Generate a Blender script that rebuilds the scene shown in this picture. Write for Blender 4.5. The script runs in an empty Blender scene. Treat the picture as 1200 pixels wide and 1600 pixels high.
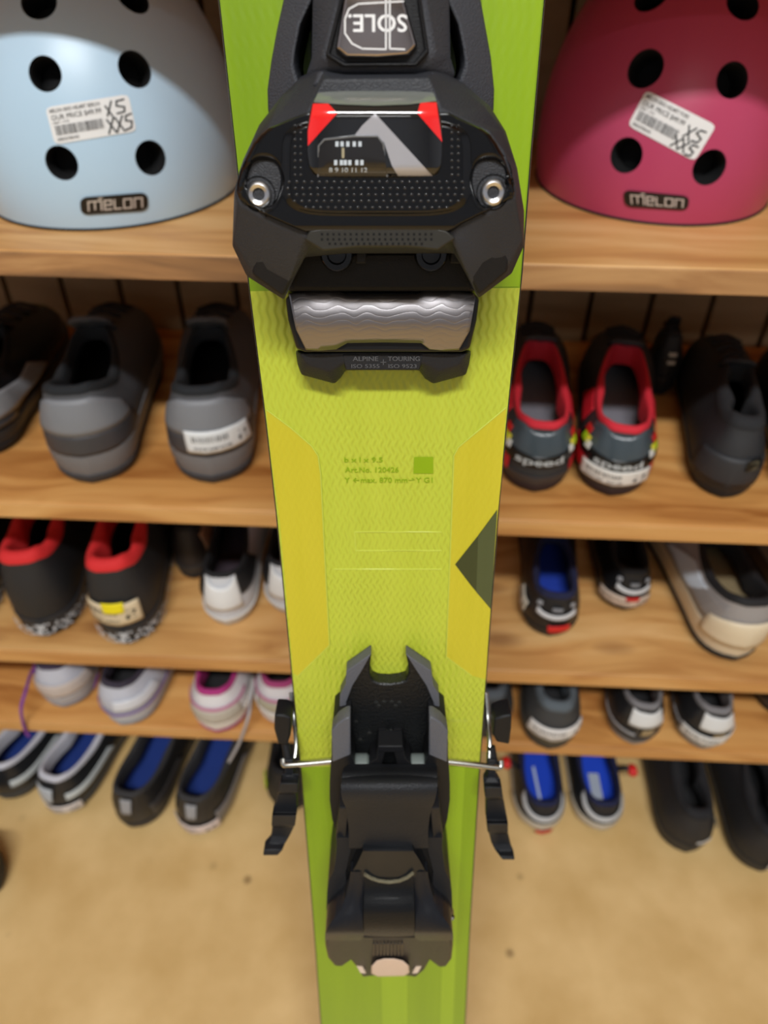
import bpy, bmesh, math, random
import numpy as np
from mathutils import Vector, Matrix
random.seed(4)
S = bpy.context.scene
COL = S.collection
PI = math.pi

# ------------------------------------------------------------------ camera
CAM_H = 0.93
FPX = 1136.0
PITCH, YAW, ROLL = math.radians(39.737), math.radians(-2.126), math.radians(0.689)
fwd = Vector((math.sin(YAW)*math.cos(PITCH), math.cos(YAW)*math.cos(PITCH), -math.sin(PITCH)))
_r = Vector((math.cos(YAW), -math.sin(YAW), 0.0)); _u = _r.cross(fwd)
rgt = math.cos(ROLL)*_r + math.sin(ROLL)*_u
upv = -math.sin(ROLL)*_r + math.cos(ROLL)*_u
EYE = Vector((0, 0, CAM_H))
cd = bpy.data.cameras.new('camera'); cam = bpy.data.objects.new('camera', cd); COL.objects.link(cam)
cam.matrix_world = Matrix(((rgt.x, upv.x, -fwd.x, 0), (rgt.y, upv.y, -fwd.y, 0), (rgt.z, upv.z, -fwd.z, CAM_H), (0, 0, 0, 1)))
cd.sensor_fit = 'VERTICAL'; cd.sensor_height = 36.0; cd.lens = FPX/1600*36.0
cd.clip_start = 0.01
cd.dof.use_dof = True; cd.dof.focus_distance = 0.262; cd.dof.aperture_fstop = 9.0
S.camera = cam

# ------------------------------------------------------------------ world, lamps, exposure
wd = bpy.data.worlds.new('world'); S.world = wd; wd.use_nodes = True
wd.node_tree.nodes['Background'].inputs[0].default_value = (1.0, 1.0, 1.0, 1)
wd.node_tree.nodes['Background'].inputs[1].default_value = 0.1
S.view_settings.view_transform = 'Standard'
S.view_settings.look = 'None'
S.view_settings.gamma = 1.0
S.view_settings.use_curve_mapping = False
S.view_settings.exposure = 0.30
LAMPS = [(0.0, -1.15, 2.70, 1.25, 0.16, 60.0), (0.0, -3.1, 2.70, 1.25, 0.16, 11.0)]

# ------------------------------------------------------------------ helpers
def ray(x, y):
    return fwd + rgt*((x-600)/FPX) - upv*((y-800)/FPX)
def at_z(x, y, z):
    d = ray(x, y); return EYE + d*((z-CAM_H)/d.z)
def at_y(x, y, yy):
    d = ray(x, y); return EYE + d*(yy/d.y)
def lin(c):
    return tuple(((v/255)/12.92 if v/255 <= .04045 else ((v/255+.055)/1.055)**2.4) for v in c)
MC = {}
def mat(name, c, rough=.6, metal=0.0, bump=0.0, bscale=400, coat=0.0, var=0.06, vscale=40, trans=0.0, spec=.5):
    if name in MC: return MC[name]
    m = bpy.data.materials.new(name); m.use_nodes = True; nt = m.node_tree; b = nt.nodes['Principled BSDF']
    col = lin(c)
    tc = nt.nodes.new('ShaderNodeTexCoord')
    nz = nt.nodes.new('ShaderNodeTexNoise'); nz.inputs['Scale'].default_value = vscale; nz.inputs['Detail'].default_value = 4
    nt.links.new(tc.outputs['Object'], nz.inputs['Vector'])
    mx = nt.nodes.new('ShaderNodeMix'); mx.data_type = 'RGBA'
    mx.inputs[6].default_value = (*[v*(1-var) for v in col], 1); mx.inputs[7].default_value = (*[min(1, v*(1+var)) for v in col], 1)
    nt.links.new(nz.outputs['Fac'], mx.inputs[0]); nt.links.new(mx.outputs[2], b.inputs['Base Color'])
    b.inputs['Roughness'].default_value = rough; b.inputs['Metallic'].default_value = metal
    b.inputs['Coat Weight'].default_value = coat; b.inputs['Coat Roughness'].default_value = .06
    b.inputs['Specular IOR Level'].default_value = spec
    if trans: b.inputs['Transmission Weight'].default_value = trans
    if bump:
        n2 = nt.nodes.new('ShaderNodeTexNoise'); n2.inputs['Scale'].default_value = bscale; n2.inputs['Detail'].default_value = 3
        nt.links.new(tc.outputs['Object'], n2.inputs['Vector'])
        bp = nt.nodes.new('ShaderNodeBump'); bp.inputs['Strength'].default_value = bump; bp.inputs['Distance'].default_value = .001
        nt.links.new(n2.outputs['Fac'], bp.inputs['Height']); nt.links.new(bp.outputs[0], b.inputs['Normal'])
    MC[name] = m; return m
def empty(name, loc=(0, 0, 0), rz=0, label=None, cat=None, group=None):
    o = bpy.data.objects.new(name, None); COL.objects.link(o); o.location = loc; o.rotation_euler = (0, 0, rz)
    o.empty_display_size = .02
    if label: o['label'] = label
    if cat: o['category'] = cat
    if group: o['group'] = group
    return o
def mk(name, vs, fs, m, parent=None, smooth=False, bevel=0.0, seg=2, angle=40):
    me = bpy.data.meshes.new(name); me.from_pydata([tuple(v) for v in vs], [], fs); me.update()
    bm = bmesh.new(); bm.from_mesh(me); bmesh.ops.recalc_face_normals(bm, faces=bm.faces); bm.to_mesh(me); bm.free()
    me.materials.append(m)
    if smooth:
        for p in me.polygons: p.use_smooth = True
        me.set_sharp_from_angle(angle=math.radians(angle))
    o = bpy.data.objects.new(name, me); COL.objects.link(o)
    if parent: o.parent = parent
    if bevel:
        md = o.modifiers.new('bevel', 'BEVEL'); md.width = bevel; md.segments = seg; md.limit_method = 'ANGLE'; md.angle_limit = math.radians(25)
        for p in me.polygons: p.use_smooth = True
        me.set_sharp_from_angle(angle=math.radians(60))
    return o
def box_vf(x0, x1, y0, y1, z0, z1, off=0):
    vs = [(x, y, z) for x in (x0, x1) for y in (y0, y1) for z in (z0, z1)]
    fs = [(0, 1, 3, 2), (4, 6, 7, 5), (0, 4, 5, 1), (2, 3, 7, 6), (0, 2, 6, 4), (1, 5, 7, 3)]
    return vs, [tuple(i+off for i in f) for f in fs]
def box(name, x0, x1, y0, y1, z0, z1, m, parent=None, bevel=0.0):
    v, f = box_vf(x0, x1, y0, y1, z0, z1); return mk(name, v, f, m, parent, bevel=bevel)
def loft(name, loops, m, parent=None, cap0=True, cap1=True, closed=True, **k):
    n = len(loops[0]); vs = [p for L in loops for p in L]; fs = []
    for i in range(len(loops)-1):
        for j in range(n if closed else n-1):
            a = i*n+j; b = i*n+(j+1) % n; fs.append((a, b, b+n, a+n))
    if cap0: fs.append(tuple(range(n)))
    if cap1: fs.append(tuple(range((len(loops)-1)*n, len(loops)*n)))
    return mk(name, vs, fs, m, parent, **k)
def tube_vf(pts, rad, n=8, off=0):
    pts = [Vector(p) for p in pts]; vs = []; fs = []
    prev = None
    for i, p in enumerate(pts):
        t = (pts[min(i+1, len(pts)-1)]-pts[max(i-1, 0)]).normalized()
        if prev is None:
            a = Vector((0, 0, 1)) if abs(t.z) < .9 else Vector((1, 0, 0)); u = t.cross(a).normalized()
        else: u = (prev - t*prev.dot(t)).normalized()
        prev = u; w = t.cross(u); r = rad[i] if isinstance(rad, (list, tuple)) else rad
        for k in range(n): vs.append(p+u*r*math.cos(2*PI*k/n)+w*r*math.sin(2*PI*k/n))
    for i in range(len(pts)-1):
        for k in range(n): fs.append((off+i*n+k, off+i*n+(k+1) % n, off+(i+1)*n+(k+1) % n, off+(i+1)*n+k))
    fs.append(tuple(off+k for k in range(n))); fs.append(tuple(off+(len(pts)-1)*n+k for k in range(n)))
    return vs, fs
def tube(name, pts, rad, m, parent=None, n=8):
    v, f = tube_vf(pts, rad, n); return mk(name, v, f, m, parent, smooth=True, angle=60)
def catmull(P, k=8):
    P = [Vector(p) for p in P]; out = []
    for i in range(len(P)-1):
        p0, p1, p2, p3 = P[max(i-1, 0)], P[i], P[i+1], P[min(i+2, len(P)-1)]
        for j in range(k):
            t = j/k; out.append(.5*((2*p1)+(-p0+p2)*t+(2*p0-5*p1+4*p2-p3)*t*t+(-p0+3*p1-3*p2+p3)*t**3))
    out.append(P[-1]); return out
def interp(x, tab):
    if x <= tab[0][0]: return tab[0][1]
    for (a, b), (c, d) in zip(tab, tab[1:]):
        if x <= c: return b+(d-b)*(x-a)/(c-a)
    return tab[-1][1]
def sinterp(x, tab):
    if x <= tab[0][0]: return tab[0][1]
    for (a, b), (c, d) in zip(tab, tab[1:]):
        if x <= c:
            t = (x-a)/(c-a); t = t*t*(3-2*t); return b+(d-b)*t
    return tab[-1][1]
_TX = {}
def text2d(s):
    if s in _TX: return _TX[s]
    cu = bpy.data.curves.new('t', 'FONT'); cu.body = s; cu.resolution_u = 3; cu.offset = .012
    o = bpy.data.objects.new('t', cu); COL.objects.link(o); bpy.context.view_layer.update()
    me = bpy.data.meshes.new_from_object(o.evaluated_get(bpy.context.evaluated_depsgraph_get()))
    vs = [(v.co.x, v.co.y) for v in me.vertices]; fs = [tuple(p.vertices) for p in me.polygons]
    bpy.data.objects.remove(o); bpy.data.curves.remove(cu)
    x0 = min(v[0] for v in vs); x1 = max(v[0] for v in vs)
    vs = [((x-x0)/(x1-x0), y) for x, y in vs]
    _TX[s] = (vs, fs); return _TX[s]
def text_into(acc, s, x0, y0, w, h, fn):
    vs, fs = text2d(s); o = len(acc[0])
    acc[0].extend(fn(x0+v[0]*w, y0+v[1]/.7*h) for v in vs); acc[1].extend(tuple(i+o for i in f) for f in fs)
def stroke_into(acc, pts, wd_, fn):
    P = [Vector(p) for p in pts]
    for a, b in zip(P, P[1:]):
        d = (b-a).normalized(); n = Vector((-d.y, d.x))*wd_/2; a2 = a-d*wd_*.4; b2 = b+d*wd_*.4
        o = len(acc[0]); acc[0].extend([fn(*(a2+n)), fn(*(b2+n)), fn(*(b2-n)), fn(*(a2-n))]); acc[1].append((o, o+1, o+2, o+3))
def quad_into(acc, x0, y0, x1, y1, fn):
    o = len(acc[0]); acc[0].extend([fn(x0, y0), fn(x1, y0), fn(x1, y1), fn(x0, y1)]); acc[1].append((o, o+1, o+2, o+3))

# ------------------------------------------------------------------ materials
def wood(name, c1, c2, c3, rough=.45, edge=False):
    m = bpy.data.materials.new(name); m.use_nodes = True; nt = m.node_tree; b = nt.nodes['Principled BSDF']; N = nt.nodes.new; Lk = nt.links.new
    tc = N('ShaderNodeTexCoord'); mp = N('ShaderNodeMapping'); mp.inputs['Scale'].default_value = (2.2, 26, 26)
    Lk(tc.outputs['Object'], mp.inputs['Vector'])
    big = N('ShaderNodeTexNoise'); big.inputs['Scale'].default_value = 3.0; big.inputs['Detail'].default_value = 2
    Lk(tc.outputs['Object'], big.inputs['Vector'])
    va = N('ShaderNodeVectorMath'); va.operation = 'MULTIPLY_ADD'; va.inputs[1].default_value = (1, 3, 3)
    Lk(big.outputs['Color'], va.inputs[0]); Lk(mp.outputs[0], va.inputs[2])
    n1 = N('ShaderNodeTexNoise'); n1.inputs['Scale'].default_value = 1.4; n1.inputs['Detail'].default_value = 8; n1.inputs['Distortion'].default_value = .6
    Lk(va.outputs[0], n1.inputs['Vector'])
    cr = N('ShaderNodeValToRGB'); e = cr.color_ramp.elements
    e[0].position = .3; e[0].color = (*lin(c1), 1); e[1].position = .72; e[1].color = (*lin(c3), 1)
    x = e.new(.5); x.color = (*lin(c2), 1)
    Lk(n1.outputs['Fac'], cr.inputs[0])
    vo = N('ShaderNodeTexVoronoi'); vo.inputs['Scale'].default_value = 1.0
    mp2 = N('ShaderNodeMapping'); mp2.inputs['Scale'].default_value = (5, 11, 11); Lk(tc.outputs['Object'], mp2.inputs['Vector']); Lk(mp2.outputs[0], vo.inputs['Vector'])
    kr = N('ShaderNodeMapRange'); kr.inputs[1].default_value = .05; kr.inputs[2].default_value = .16; kr.inputs[3].default_value = .6; kr.inputs[4].default_value = 0
    Lk(vo.outputs['Distance'], kr.inputs[0])
    mx = N('ShaderNodeMix'); mx.data_type = 'RGBA'; mx.inputs[7].default_value = (*lin((118, 66, 34)), 1)
    Lk(kr.outputs[0], mx.inputs[0]); Lk(cr.outputs[0], mx.inputs[6]); Lk(mx.outputs[2], b.inputs['Base Color'])
    b.inputs['Roughness'].default_value = rough
    bp = N('ShaderNodeBump'); bp.inputs['Strength'].default_value = .12; bp.inputs['Distance'].default_value = .001
    Lk(n1.outputs['Fac'], bp.inputs['Height']); Lk(bp.outputs[0], b.inputs['Normal'])
    return m
M_PINE = wood('pine_varnished', (178, 122, 66), (212, 161, 98), (230, 186, 126))
M_PINE2 = wood('pine_orange', (160, 98, 44), (206, 146, 80), (226, 172, 104))
M_EDGE = wood('pine_worn_edge', (86, 62, 42), (168, 122, 76), (206, 162, 108), .8)
M_EDGE2 = wood('pine_clean_edge', (176, 118, 62), (206, 152, 88), (222, 172, 108), .5)
M_PLANK = wood('brown_board', (138, 120, 88), (158, 140, 106), (170, 152, 118), .8)

# ================================================================== ROOM
def floor_mat():
    m = bpy.data.materials.new('floor_vinyl'); m.use_nodes = True; nt = m.node_tree; b = nt.nodes['Principled BSDF']; N = nt.nodes.new; Lk = nt.links.new
    tc = N('ShaderNodeTexCoord')
    n1 = N('ShaderNodeTexNoise'); n1.inputs['Scale'].default_value = 14; n1.inputs['Detail'].default_value = 6; Lk(tc.outputs['Object'], n1.inputs['Vector'])
    cr = N('ShaderNodeValToRGB'); e = cr.color_ramp.elements
    e[0].position = .3; e[0].color = (*lin((204, 168, 108)), 1); e[1].position = .7; e[1].color = (*lin((226, 192, 134)), 1)
    Lk(n1.outputs['Fac'], cr.inputs[0])
    vo = N('ShaderNodeTexVoronoi'); vo.inputs['Scale'].default_value = 19; vo.inputs['Randomness'].default_value = 1; Lk(tc.outputs['Object'], vo.inputs['Vector'])
    kr = N('ShaderNodeMapRange'); kr.inputs[1].default_value = .05; kr.inputs[2].default_value = .13; kr.inputs[3].default_value = .7; kr.inputs[4].default_value = 0
    Lk(vo.outputs['Distance'], kr.inputs[0])
    mx = N('ShaderNodeMix'); mx.data_type = 'RGBA'; mx.inputs[7].default_value = (*lin((120, 92, 56)), 1)
    n3 = N('ShaderNodeTexNoise'); n3.inputs['Scale'].default_value = 9; Lk(tc.outputs['Object'], n3.inputs['Vector'])
    mr = N('ShaderNodeMapRange'); mr.inputs[1].default_value = .44; mr.inputs[2].default_value = .6; Lk(n3.outputs['Fac'], mr.inputs[0])
    mu = N('ShaderNodeMath'); mu.operation = 'MULTIPLY'; Lk(kr.outputs[0], mu.inputs[0]); Lk(mr.outputs[0], mu.inputs[1])
    Lk(mu.outputs[0], mx.inputs[0]); Lk(cr.outputs[0], mx.inputs[6]); Lk(mx.outputs[2], b.inputs['Base Color'])
    b.inputs['Roughness'].default_value = .38
    return m
WALLM = mat('wall_paint', (176, 184, 200), .85, bump=.2, bscale=120)
def struct(o): o['kind'] = 'structure'; return o
struct(box('floor', -2.2, 2.2, -4.4, .95, -.05, 0, floor_mat()))
struct(box('ceiling', -2.2, 2.2, -4.4, .95, 2.75, 2.80, mat('ceiling_paint', (236, 236, 234), .9)))
struct(box('wall_back', -2.2, 2.2, .95, 1.0, 0, 2.75, WALLM))
struct(box('wall_front', -2.2, 2.2, -4.45, -4.4, 0, 2.75, WALLM))
struct(box('wall_left', -2.25, -2.2, -4.4, .95, 0, 2.75, WALLM))
struct(box('wall_right', 2.2, 2.25, -4.4, .95, 0, 2.75, WALLM))
for i, (x, y, z, sx, sy, pw) in enumerate(LAMPS):
    L = empty('ceiling_lamp', (x, y, 2.75), 0, ('long white fluorescent ceiling fixture above the shoe shelves' if i == 0 else 'long white fluorescent ceiling fixture towards the front of the shop'), 'lamp', 'fluorescent ceiling lamps')
    mb = mat('lamp_steel', (235, 235, 232), .4)
    v, f = [], []
    for b_ in ((-sx/2-.02, sx/2+.02, -sy/2-.02, sy/2+.02, -.02, 0), (-sx/2-.02, sx/2+.02, -sy/2-.02, -sy/2-.01, -.05, -.02), (-sx/2-.02, sx/2+.02, sy/2+.01, sy/2+.02, -.05, -.02)):
        vv, ff = box_vf(*b_, off=len(v)); v += vv; f += ff
    mk('housing', v, f, mb, L)
    ld = bpy.data.lights.new('tube_light', 'AREA'); ld.shape = 'RECTANGLE'; ld.size = sx; ld.size_y = sy; ld.energy = pw; ld.color = (.96, .985, 1.0)
    lo = bpy.data.objects.new('tube_light', ld); COL.objects.link(lo); lo.parent = L; lo.location = (0, 0, -.045)

# ================================================================== SHELVES
FRONT = 0.48; DEPTH = .344
tops = [CAM_H-.1986+.018, CAM_H-.4198+.017, CAM_H-.6248+.018, CAM_H-.7546+.017]
unit = empty('shelf_unit', (0, FRONT, 0), 0, 'tall open pine shelf unit holding helmets and shoes, brown boarded back', 'shelf')
XL, XR = -.98, .98
for k, (zt, th) in enumerate([(tops[0], .018), (tops[1], .017), (tops[2], .018), (tops[3], .017), (CAM_H+.022, .02), (CAM_H+.40, .02), (CAM_H+.75, .02)]):
    b = box('shelf_board', XL, XR, 0, DEPTH-.002, zt-th, zt, M_PINE if k in (0, 2) else M_PINE2, unit, bevel=.0012)
    # worn front lipping of the board
    box('front_edge', XL, XR, -.0025, -.0002, zt-th+.0008, zt-.0008, M_EDGE if k in (0, 4, 5, 6) else M_EDGE2, b, bevel=.0006)
npl = 28; pw = (XR-XL)/npl
for i in range(npl):
    x0 = XL+i*pw
    o = box('back_plank', x0+.0028, x0+pw-.0028, DEPTH, DEPTH+.012, .0, CAM_H+.76, M_PLANK, unit, bevel=.0015)
box('back_panel', XL, XR, DEPTH+.0125, DEPTH+.02, 0, CAM_H+.76, mat('dark_gap', (22, 16, 12), .9), unit)
for x in (XL-.02, XR): box('side_panel', x, x+.02, 0, DEPTH+.02, 0, CAM_H+.77, M_PINE, unit, bevel=.001)

# ================================================================== SKI
def v3(a): return Vector(a)
P1 = EYE+ray(614, 1600)*(.100*FPX/225); P0 = EYE+ray(596.5, 0)*(.103*FPX/515)
SV = (P0-P1).normalized(); SU = (rgt-SV*rgt.dot(SV)).normalized(); SW = SU.cross(SV).normalized()
TAIL = P1.z/SV.z                                       # from P1 down the ski to the floor
SKI_TH = .0125
OFFN = SW*(-SKI_TH)
base_pt = P1-SV*(TAIL-.0035)
ski = bpy.data.objects.new('ski', None); COL.objects.link(ski); ski.empty_display_size = .05
Msk = Matrix(((SU.x, SV.x, SW.x, base_pt.x), (SU.y, SV.y, SW.y, base_pt.y), (SU.z, SV.z, SW.z, base_pt.z), (0, 0, 0, 1)))
ski.matrix_world = Msk
ski['label'] = 'lime green and yellow ski with black alpine touring binding, standing upright before the shelves'
ski['category'] = 'ski'
def K(px, py, w=0.0):
    """point of the ski frame (u across, v up the ski, w off the top sheet) seen at a pixel"""
    d = ray(px, py); t = ((base_pt+SW*w-EYE).dot(SW))/d.dot(SW); q = EYE+d*t-base_pt
    return Vector((q.dot(SU), q.dot(SV), w))
BLK = mat('black_plastic', (24, 24, 26), .45, spec=.25, bump=.25, bscale=2500)
BLK2 = mat('matte_grey_plastic', (64, 65, 70), .55, spec=.3, bump=.5, bscale=1800)
DRK = mat('dark_plastic', (15, 15, 16), .5, spec=.25, bump=.2, bscale=1500)
GLS = mat('gloss_black_plastic', (7, 7, 8), .16, coat=.25, var=.02, spec=.35)
HVY = mat('heel_grey_plastic', (30, 31, 34), .42, spec=.25, bump=.4, bscale=1500)
STEEL = mat('zinc_steel', (214, 214, 216), .3, 1.0)
# --- topsheet and body
def halfw(v):       # sidecut measured along the ski (v from the tail)
    vv = v-(TAIL-.0035)
    return interp(vv, [(-.34, .0545), (-.2, .0525), (0, .0500), (.10, .0486), (.176, .0480), (.25, .0476), (.312, .0477), (.40, .0479), (.45, .0488), (.50, .0503), (.54, .0503), (.585, .0509), (.75, .0535), (.95, .0575), (1.12, .060), (1.2, .058), (1.26, .046), (1.29, .030), (1.305, .010), (1.308, .0)])
def shov(v):        # shovel curves away from the top sheet towards the viewer's side
    vv = v-(TAIL-.0035); t = max(0, vv-1.0); return .16*t*t*3.0
vs_ = sorted(set([0, .002, .006, .012, .02]+[i*.02 for i in range(1, 68)]+[TAIL-.0035+x for x in (1.25, 1.26, 1.27, 1.28, 1.29, 1.298, 1.304, 1.307)]))
vs_ = [v for v in vs_ if v <= TAIL-.0035+1.307]
def tailf(v): return min(1, math.sqrt(max(0, 1-((.02-v)/.024)**2))) if v < .02 else 1
loops = []
for v in vs_:
    h = halfw(v)*tailf(v); b = shov(v); e = .0010
    loops.append([(-h, v, b), (-h+.0008, v, b+.0004), (h-.0008, v, b+.0004), (h, v, b), (h+e, v, b-.0042), (h+e+.0006, v, b-.0110), (h+e+.0006, v, b-.0125), (-h-e-.0006, v, b-.0125), (-h-e-.0006, v, b-.0110), (-h-e, v, b-.0042)])
body = loft('core', loops, mat('ski_sidewall_black', (26, 24, 22), .5, bump=.5, bscale=900), ski, smooth=True, angle=25)
body['label'] = 'black sidewalls and base'
# pale edge line of the topsheet and steel edges
def strip(name, segs, m, par, smooth=True):
    vs, fs = [], []
    n = len(segs[0])
    for s in segs: vs += s
    for i in range(len(segs)-1):
        for j in range(n-1): a = i*n+j; fs.append((a, a+1, a+1+n, a+n))
    return mk(name, vs, fs, m, par, smooth=smooth)
for s in (-1, 1):
    strip('topsheet_edge', [[(s*(halfw(v)*tailf(v)+.00005), v, shov(v)+.0002), (s*(halfw(v)*tailf(v)+.00035), v, shov(v)-.0012)] for v in vs_], mat('pale_edge', (206, 208, 180), .5), ski)
    strip('steel_edge', [[(s*(halfw(v)*tailf(v)+.0018), v, shov(v)-.0108), (s*(halfw(v)*tailf(v)+.0021), v, shov(v)-.0127), (s*(halfw(v)*tailf(v)+.0000), v, shov(v)-.0129)] for v in vs_], STEEL, ski)

def sheet_mat(name, c1, c2, wave=.35, rough=.33):
    m = bpy.data.materials.new(name); m.use_nodes = True; nt = m.node_tree; b = nt.nodes['Principled BSDF']; N = nt.nodes.new; Lk = nt.links.new
    tc = N('ShaderNodeTexCoord')
    mp = N('ShaderNodeMapping'); mp.inputs['Scale'].default_value = (40, 3, 1); Lk(tc.outputs['Object'], mp.inputs['Vector'])
    n1 = N('ShaderNodeTexNoise'); n1.inputs['Scale'].default_value = 3; n1.inputs['Detail'].default_value = 6; Lk(mp.outputs[0], n1.inputs['Vector'])
    cr = N('ShaderNodeMix'); cr.data_type = 'RGBA'; cr.inputs[6].default_value = (*lin(c1), 1); cr.inputs[7].default_value = (*lin(c2), 1)
    Lk(n1.outputs['Fac'], cr.inputs[0]); Lk(cr.outputs[2], b.inputs['Base Color'])
    b.inputs['Roughness'].default_value = rough; b.inputs['Coat Weight'].default_value = .25; b.inputs['Coat Roughness'].default_value = .2
    # embossed columns of small waves
    sx = N('ShaderNodeSeparateXYZ'); Lk(tc.outputs['Object'], sx.inputs[0])
    n2 = N('ShaderNodeTexNoise'); n2.inputs['Scale'].default_value = 26; n2.inputs['Detail'].default_value = 2; Lk(tc.outputs['Object'], n2.inputs['Vector'])
    def M(op, a, b_=None, c=None):
        q = N('ShaderNodeMath'); q.operation = op
        for i, x in enumerate((a, b_, c)):
            if x is None: continue
            if isinstance(x, (int, float)): q.inputs[i].default_value = x
            else: Lk(x, q.inputs[i])
        return q.outputs[0]
    ph = M('MULTIPLY_ADD', n2.outputs['Fac'], 9.0, M('MULTIPLY', sx.outputs['Y'], 2*PI/.0068))
    xx = M('MULTIPLY_ADD', M('SINE', ph), .00042, sx.outputs['X'])
    n3 = N('ShaderNodeTexNoise'); n3.inputs['Scale'].default_value = 45; Lk(tc.outputs['Object'], n3.inputs['Vector'])
    hgt = M('SINE', M('MULTIPLY_ADD', n3.outputs['Fac'], 1.2, M('MULTIPLY', xx, 2*PI/.0030)))
    hgt = M('MULTIPLY', hgt, M('ADD', M('MULTIPLY', n3.outputs['Fac'], 1.0), .2))
    bp = N('ShaderNodeBump'); bp.inputs['Strength'].default_value = wave; bp.inputs['Distance'].default_value = .0006
    Lk(hgt, bp.inputs['Height']); Lk(bp.outputs[0], b.inputs['Normal'])
    return m
T_GREEN = sheet_mat('sheet_green', (118, 150, 3), (134, 166, 8), .06, .3)
T_BRIGHT = sheet_mat('sheet_bright_green', (134, 166, 14), (150, 182, 24), .06, .3)
T_LIME = sheet_mat('sheet_lime_yellow', (178, 189, 52), (190, 200, 64), .5)
T_YEL = sheet_mat('sheet_yellow', (188, 178, 34), (202, 190, 48), .18)
T_OLIVE = sheet_mat('sheet_olive', (48, 56, 26), (56, 64, 30), .03, .4)
T_OLIVE2 = sheet_mat('sheet_olive_light', (68, 76, 42), (74, 82, 48), .03, .4)
T_PRINT = mat('print_green', (136, 166, 4), .4)
VT = TAIL-.0035
def vrow(py): return K(600, py, 0).y
vg0, vg1 = vrow(452), vrow(1196)
def band(name, v0, v1, m, f0=-1.0, f1=1.0, w=.0005, n=None):
    vv = [v for v in vs_ if v0 < v < v1]; vv = [v0]+vv+[v1]
    segs = []
    for v in vv:
        h = halfw(v)*tailf(v)-.0004
        segs.append([(h*(f0+(f1-f0)*j/6), v, shov(v)+w) for j in range(7)])
    return strip(name, segs, m, ski)
band('green_topsheet', vg0, vs_[-2], T_GREEN)
band('lime_topsheet', vg1, vg0, T_LIME)
band('green_topsheet', 0.001, vg1, T_GREEN)
band('bright_stripe', vg0+.0005, vs_[-6], T_BRIGHT, .62, .99, .0007)
band('bright_stripe', .006, vg1-.0005, T_BRIGHT, .66, .84, .0007)
band('bright_stripe', .006, vrow(1500), T_BRIGHT, -.15, .20, .0007)
def tri_poly(pts, cuts):
    bm = bmesh.new(); vs = [bm.verts.new((p[0], p[1], 0)) for p in pts]; bm.faces.new(vs)
    bmesh.ops.triangulate(bm, faces=bm.faces[:])
    for _ in range(cuts): bmesh.ops.subdivide_edges(bm, edges=bm.edges[:], cuts=1, use_grid_fill=True)
    bmesh.ops.triangulate(bm, faces=bm.faces[:])
    bm.verts.index_update(); o = ([tuple(v.co)[:2] for v in bm.verts], [tuple(v.index for v in f.verts) for f in bm.faces]); bm.free(); return o
def decal(name, pts, m, par, wf, cuts=0, smooth=True):
    vs, fs = tri_poly(pts, cuts)
    return mk(name, [K(x, y, wf(x, y) if callable(wf) else wf) for x, y in vs], fs, m, par, smooth=smooth)
decal('yellow_panel', [(416, 640), (455, 669), (487, 697), (497, 712), (501, 740), (508, 880), (515, 1008), (466, 1056), (458, 1052), (437, 812), (424, 720)], T_YEL, ski, .0007)
decal('yellow_panel', [(791, 637), (745, 675), (716, 699), (709, 712), (708, 740), (702, 900), (697, 1026), (736, 1055), (759, 1062), (763, 1000), (777, 812), (784, 740)], T_YEL, ski, .0007)
decal('olive_triangle', [(777, 796), (746, 838), (711, 882), (736, 915), (767, 952)], T_OLIVE, ski, .0009)
decal('olive_triangle_band', [(777, 797), (747, 838), (744, 925), (767, 951)], T_OLIVE2, ski, .0010)
# outline ridge of the yellow panels (embossed seam)
SEAM = mat('sheet_seam', (192, 202, 78), .4)
for pl in ([(416, 640), (455, 669), (487, 697), (497, 712), (501, 740), (508, 880), (515, 1008), (466, 1056)], [(791, 637), (745, 675), (716, 699), (709, 712), (708, 740), (702, 900), (697, 1026), (736, 1055)]):
    tube('embossed_seam', [K(x, y, .0006) for x, y in pl], .00035, SEAM, ski, 6)
for (x0, x1, y) in ((554, 690, 831), (556, 690, 860), (522, 690, 889)):
    tube('embossed_line', [K(x0+(x1-x0)*i/6, y, .0003) for i in range(7)], .00045, SEAM, ski, 6)
tube('embossed_line', [K(554, 831, .0003), K(556, 860, .0003)], .0003, SEAM, ski, 6)
decal('green_square', [(647, 714), (677, 714), (677, 740), (646, 740)], T_PRINT, ski, .0009)
acc = ([], [])
pf = lambda x, y: K(x, -y, .0010)
for s, x, y, w, h in (('b x l x 9.5', 538, 722, 60, 7.5), ('Art.No. 120426', 539, 738, 84, 8), ('Y \u2190max. 870 mm\u2192Y G1', 538, 754, 138, 8)):
    text_into(acc, s, x, -y, w, h, pf)
mk('printed_text', acc[0], acc[1], T_PRINT, ski)
acc = ([], [])
text_into(acc, 'MADE IN', 704, -1128, 26, 5, pf); mk('printed_text', acc[0], acc[1], SEAM, ski)

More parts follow.
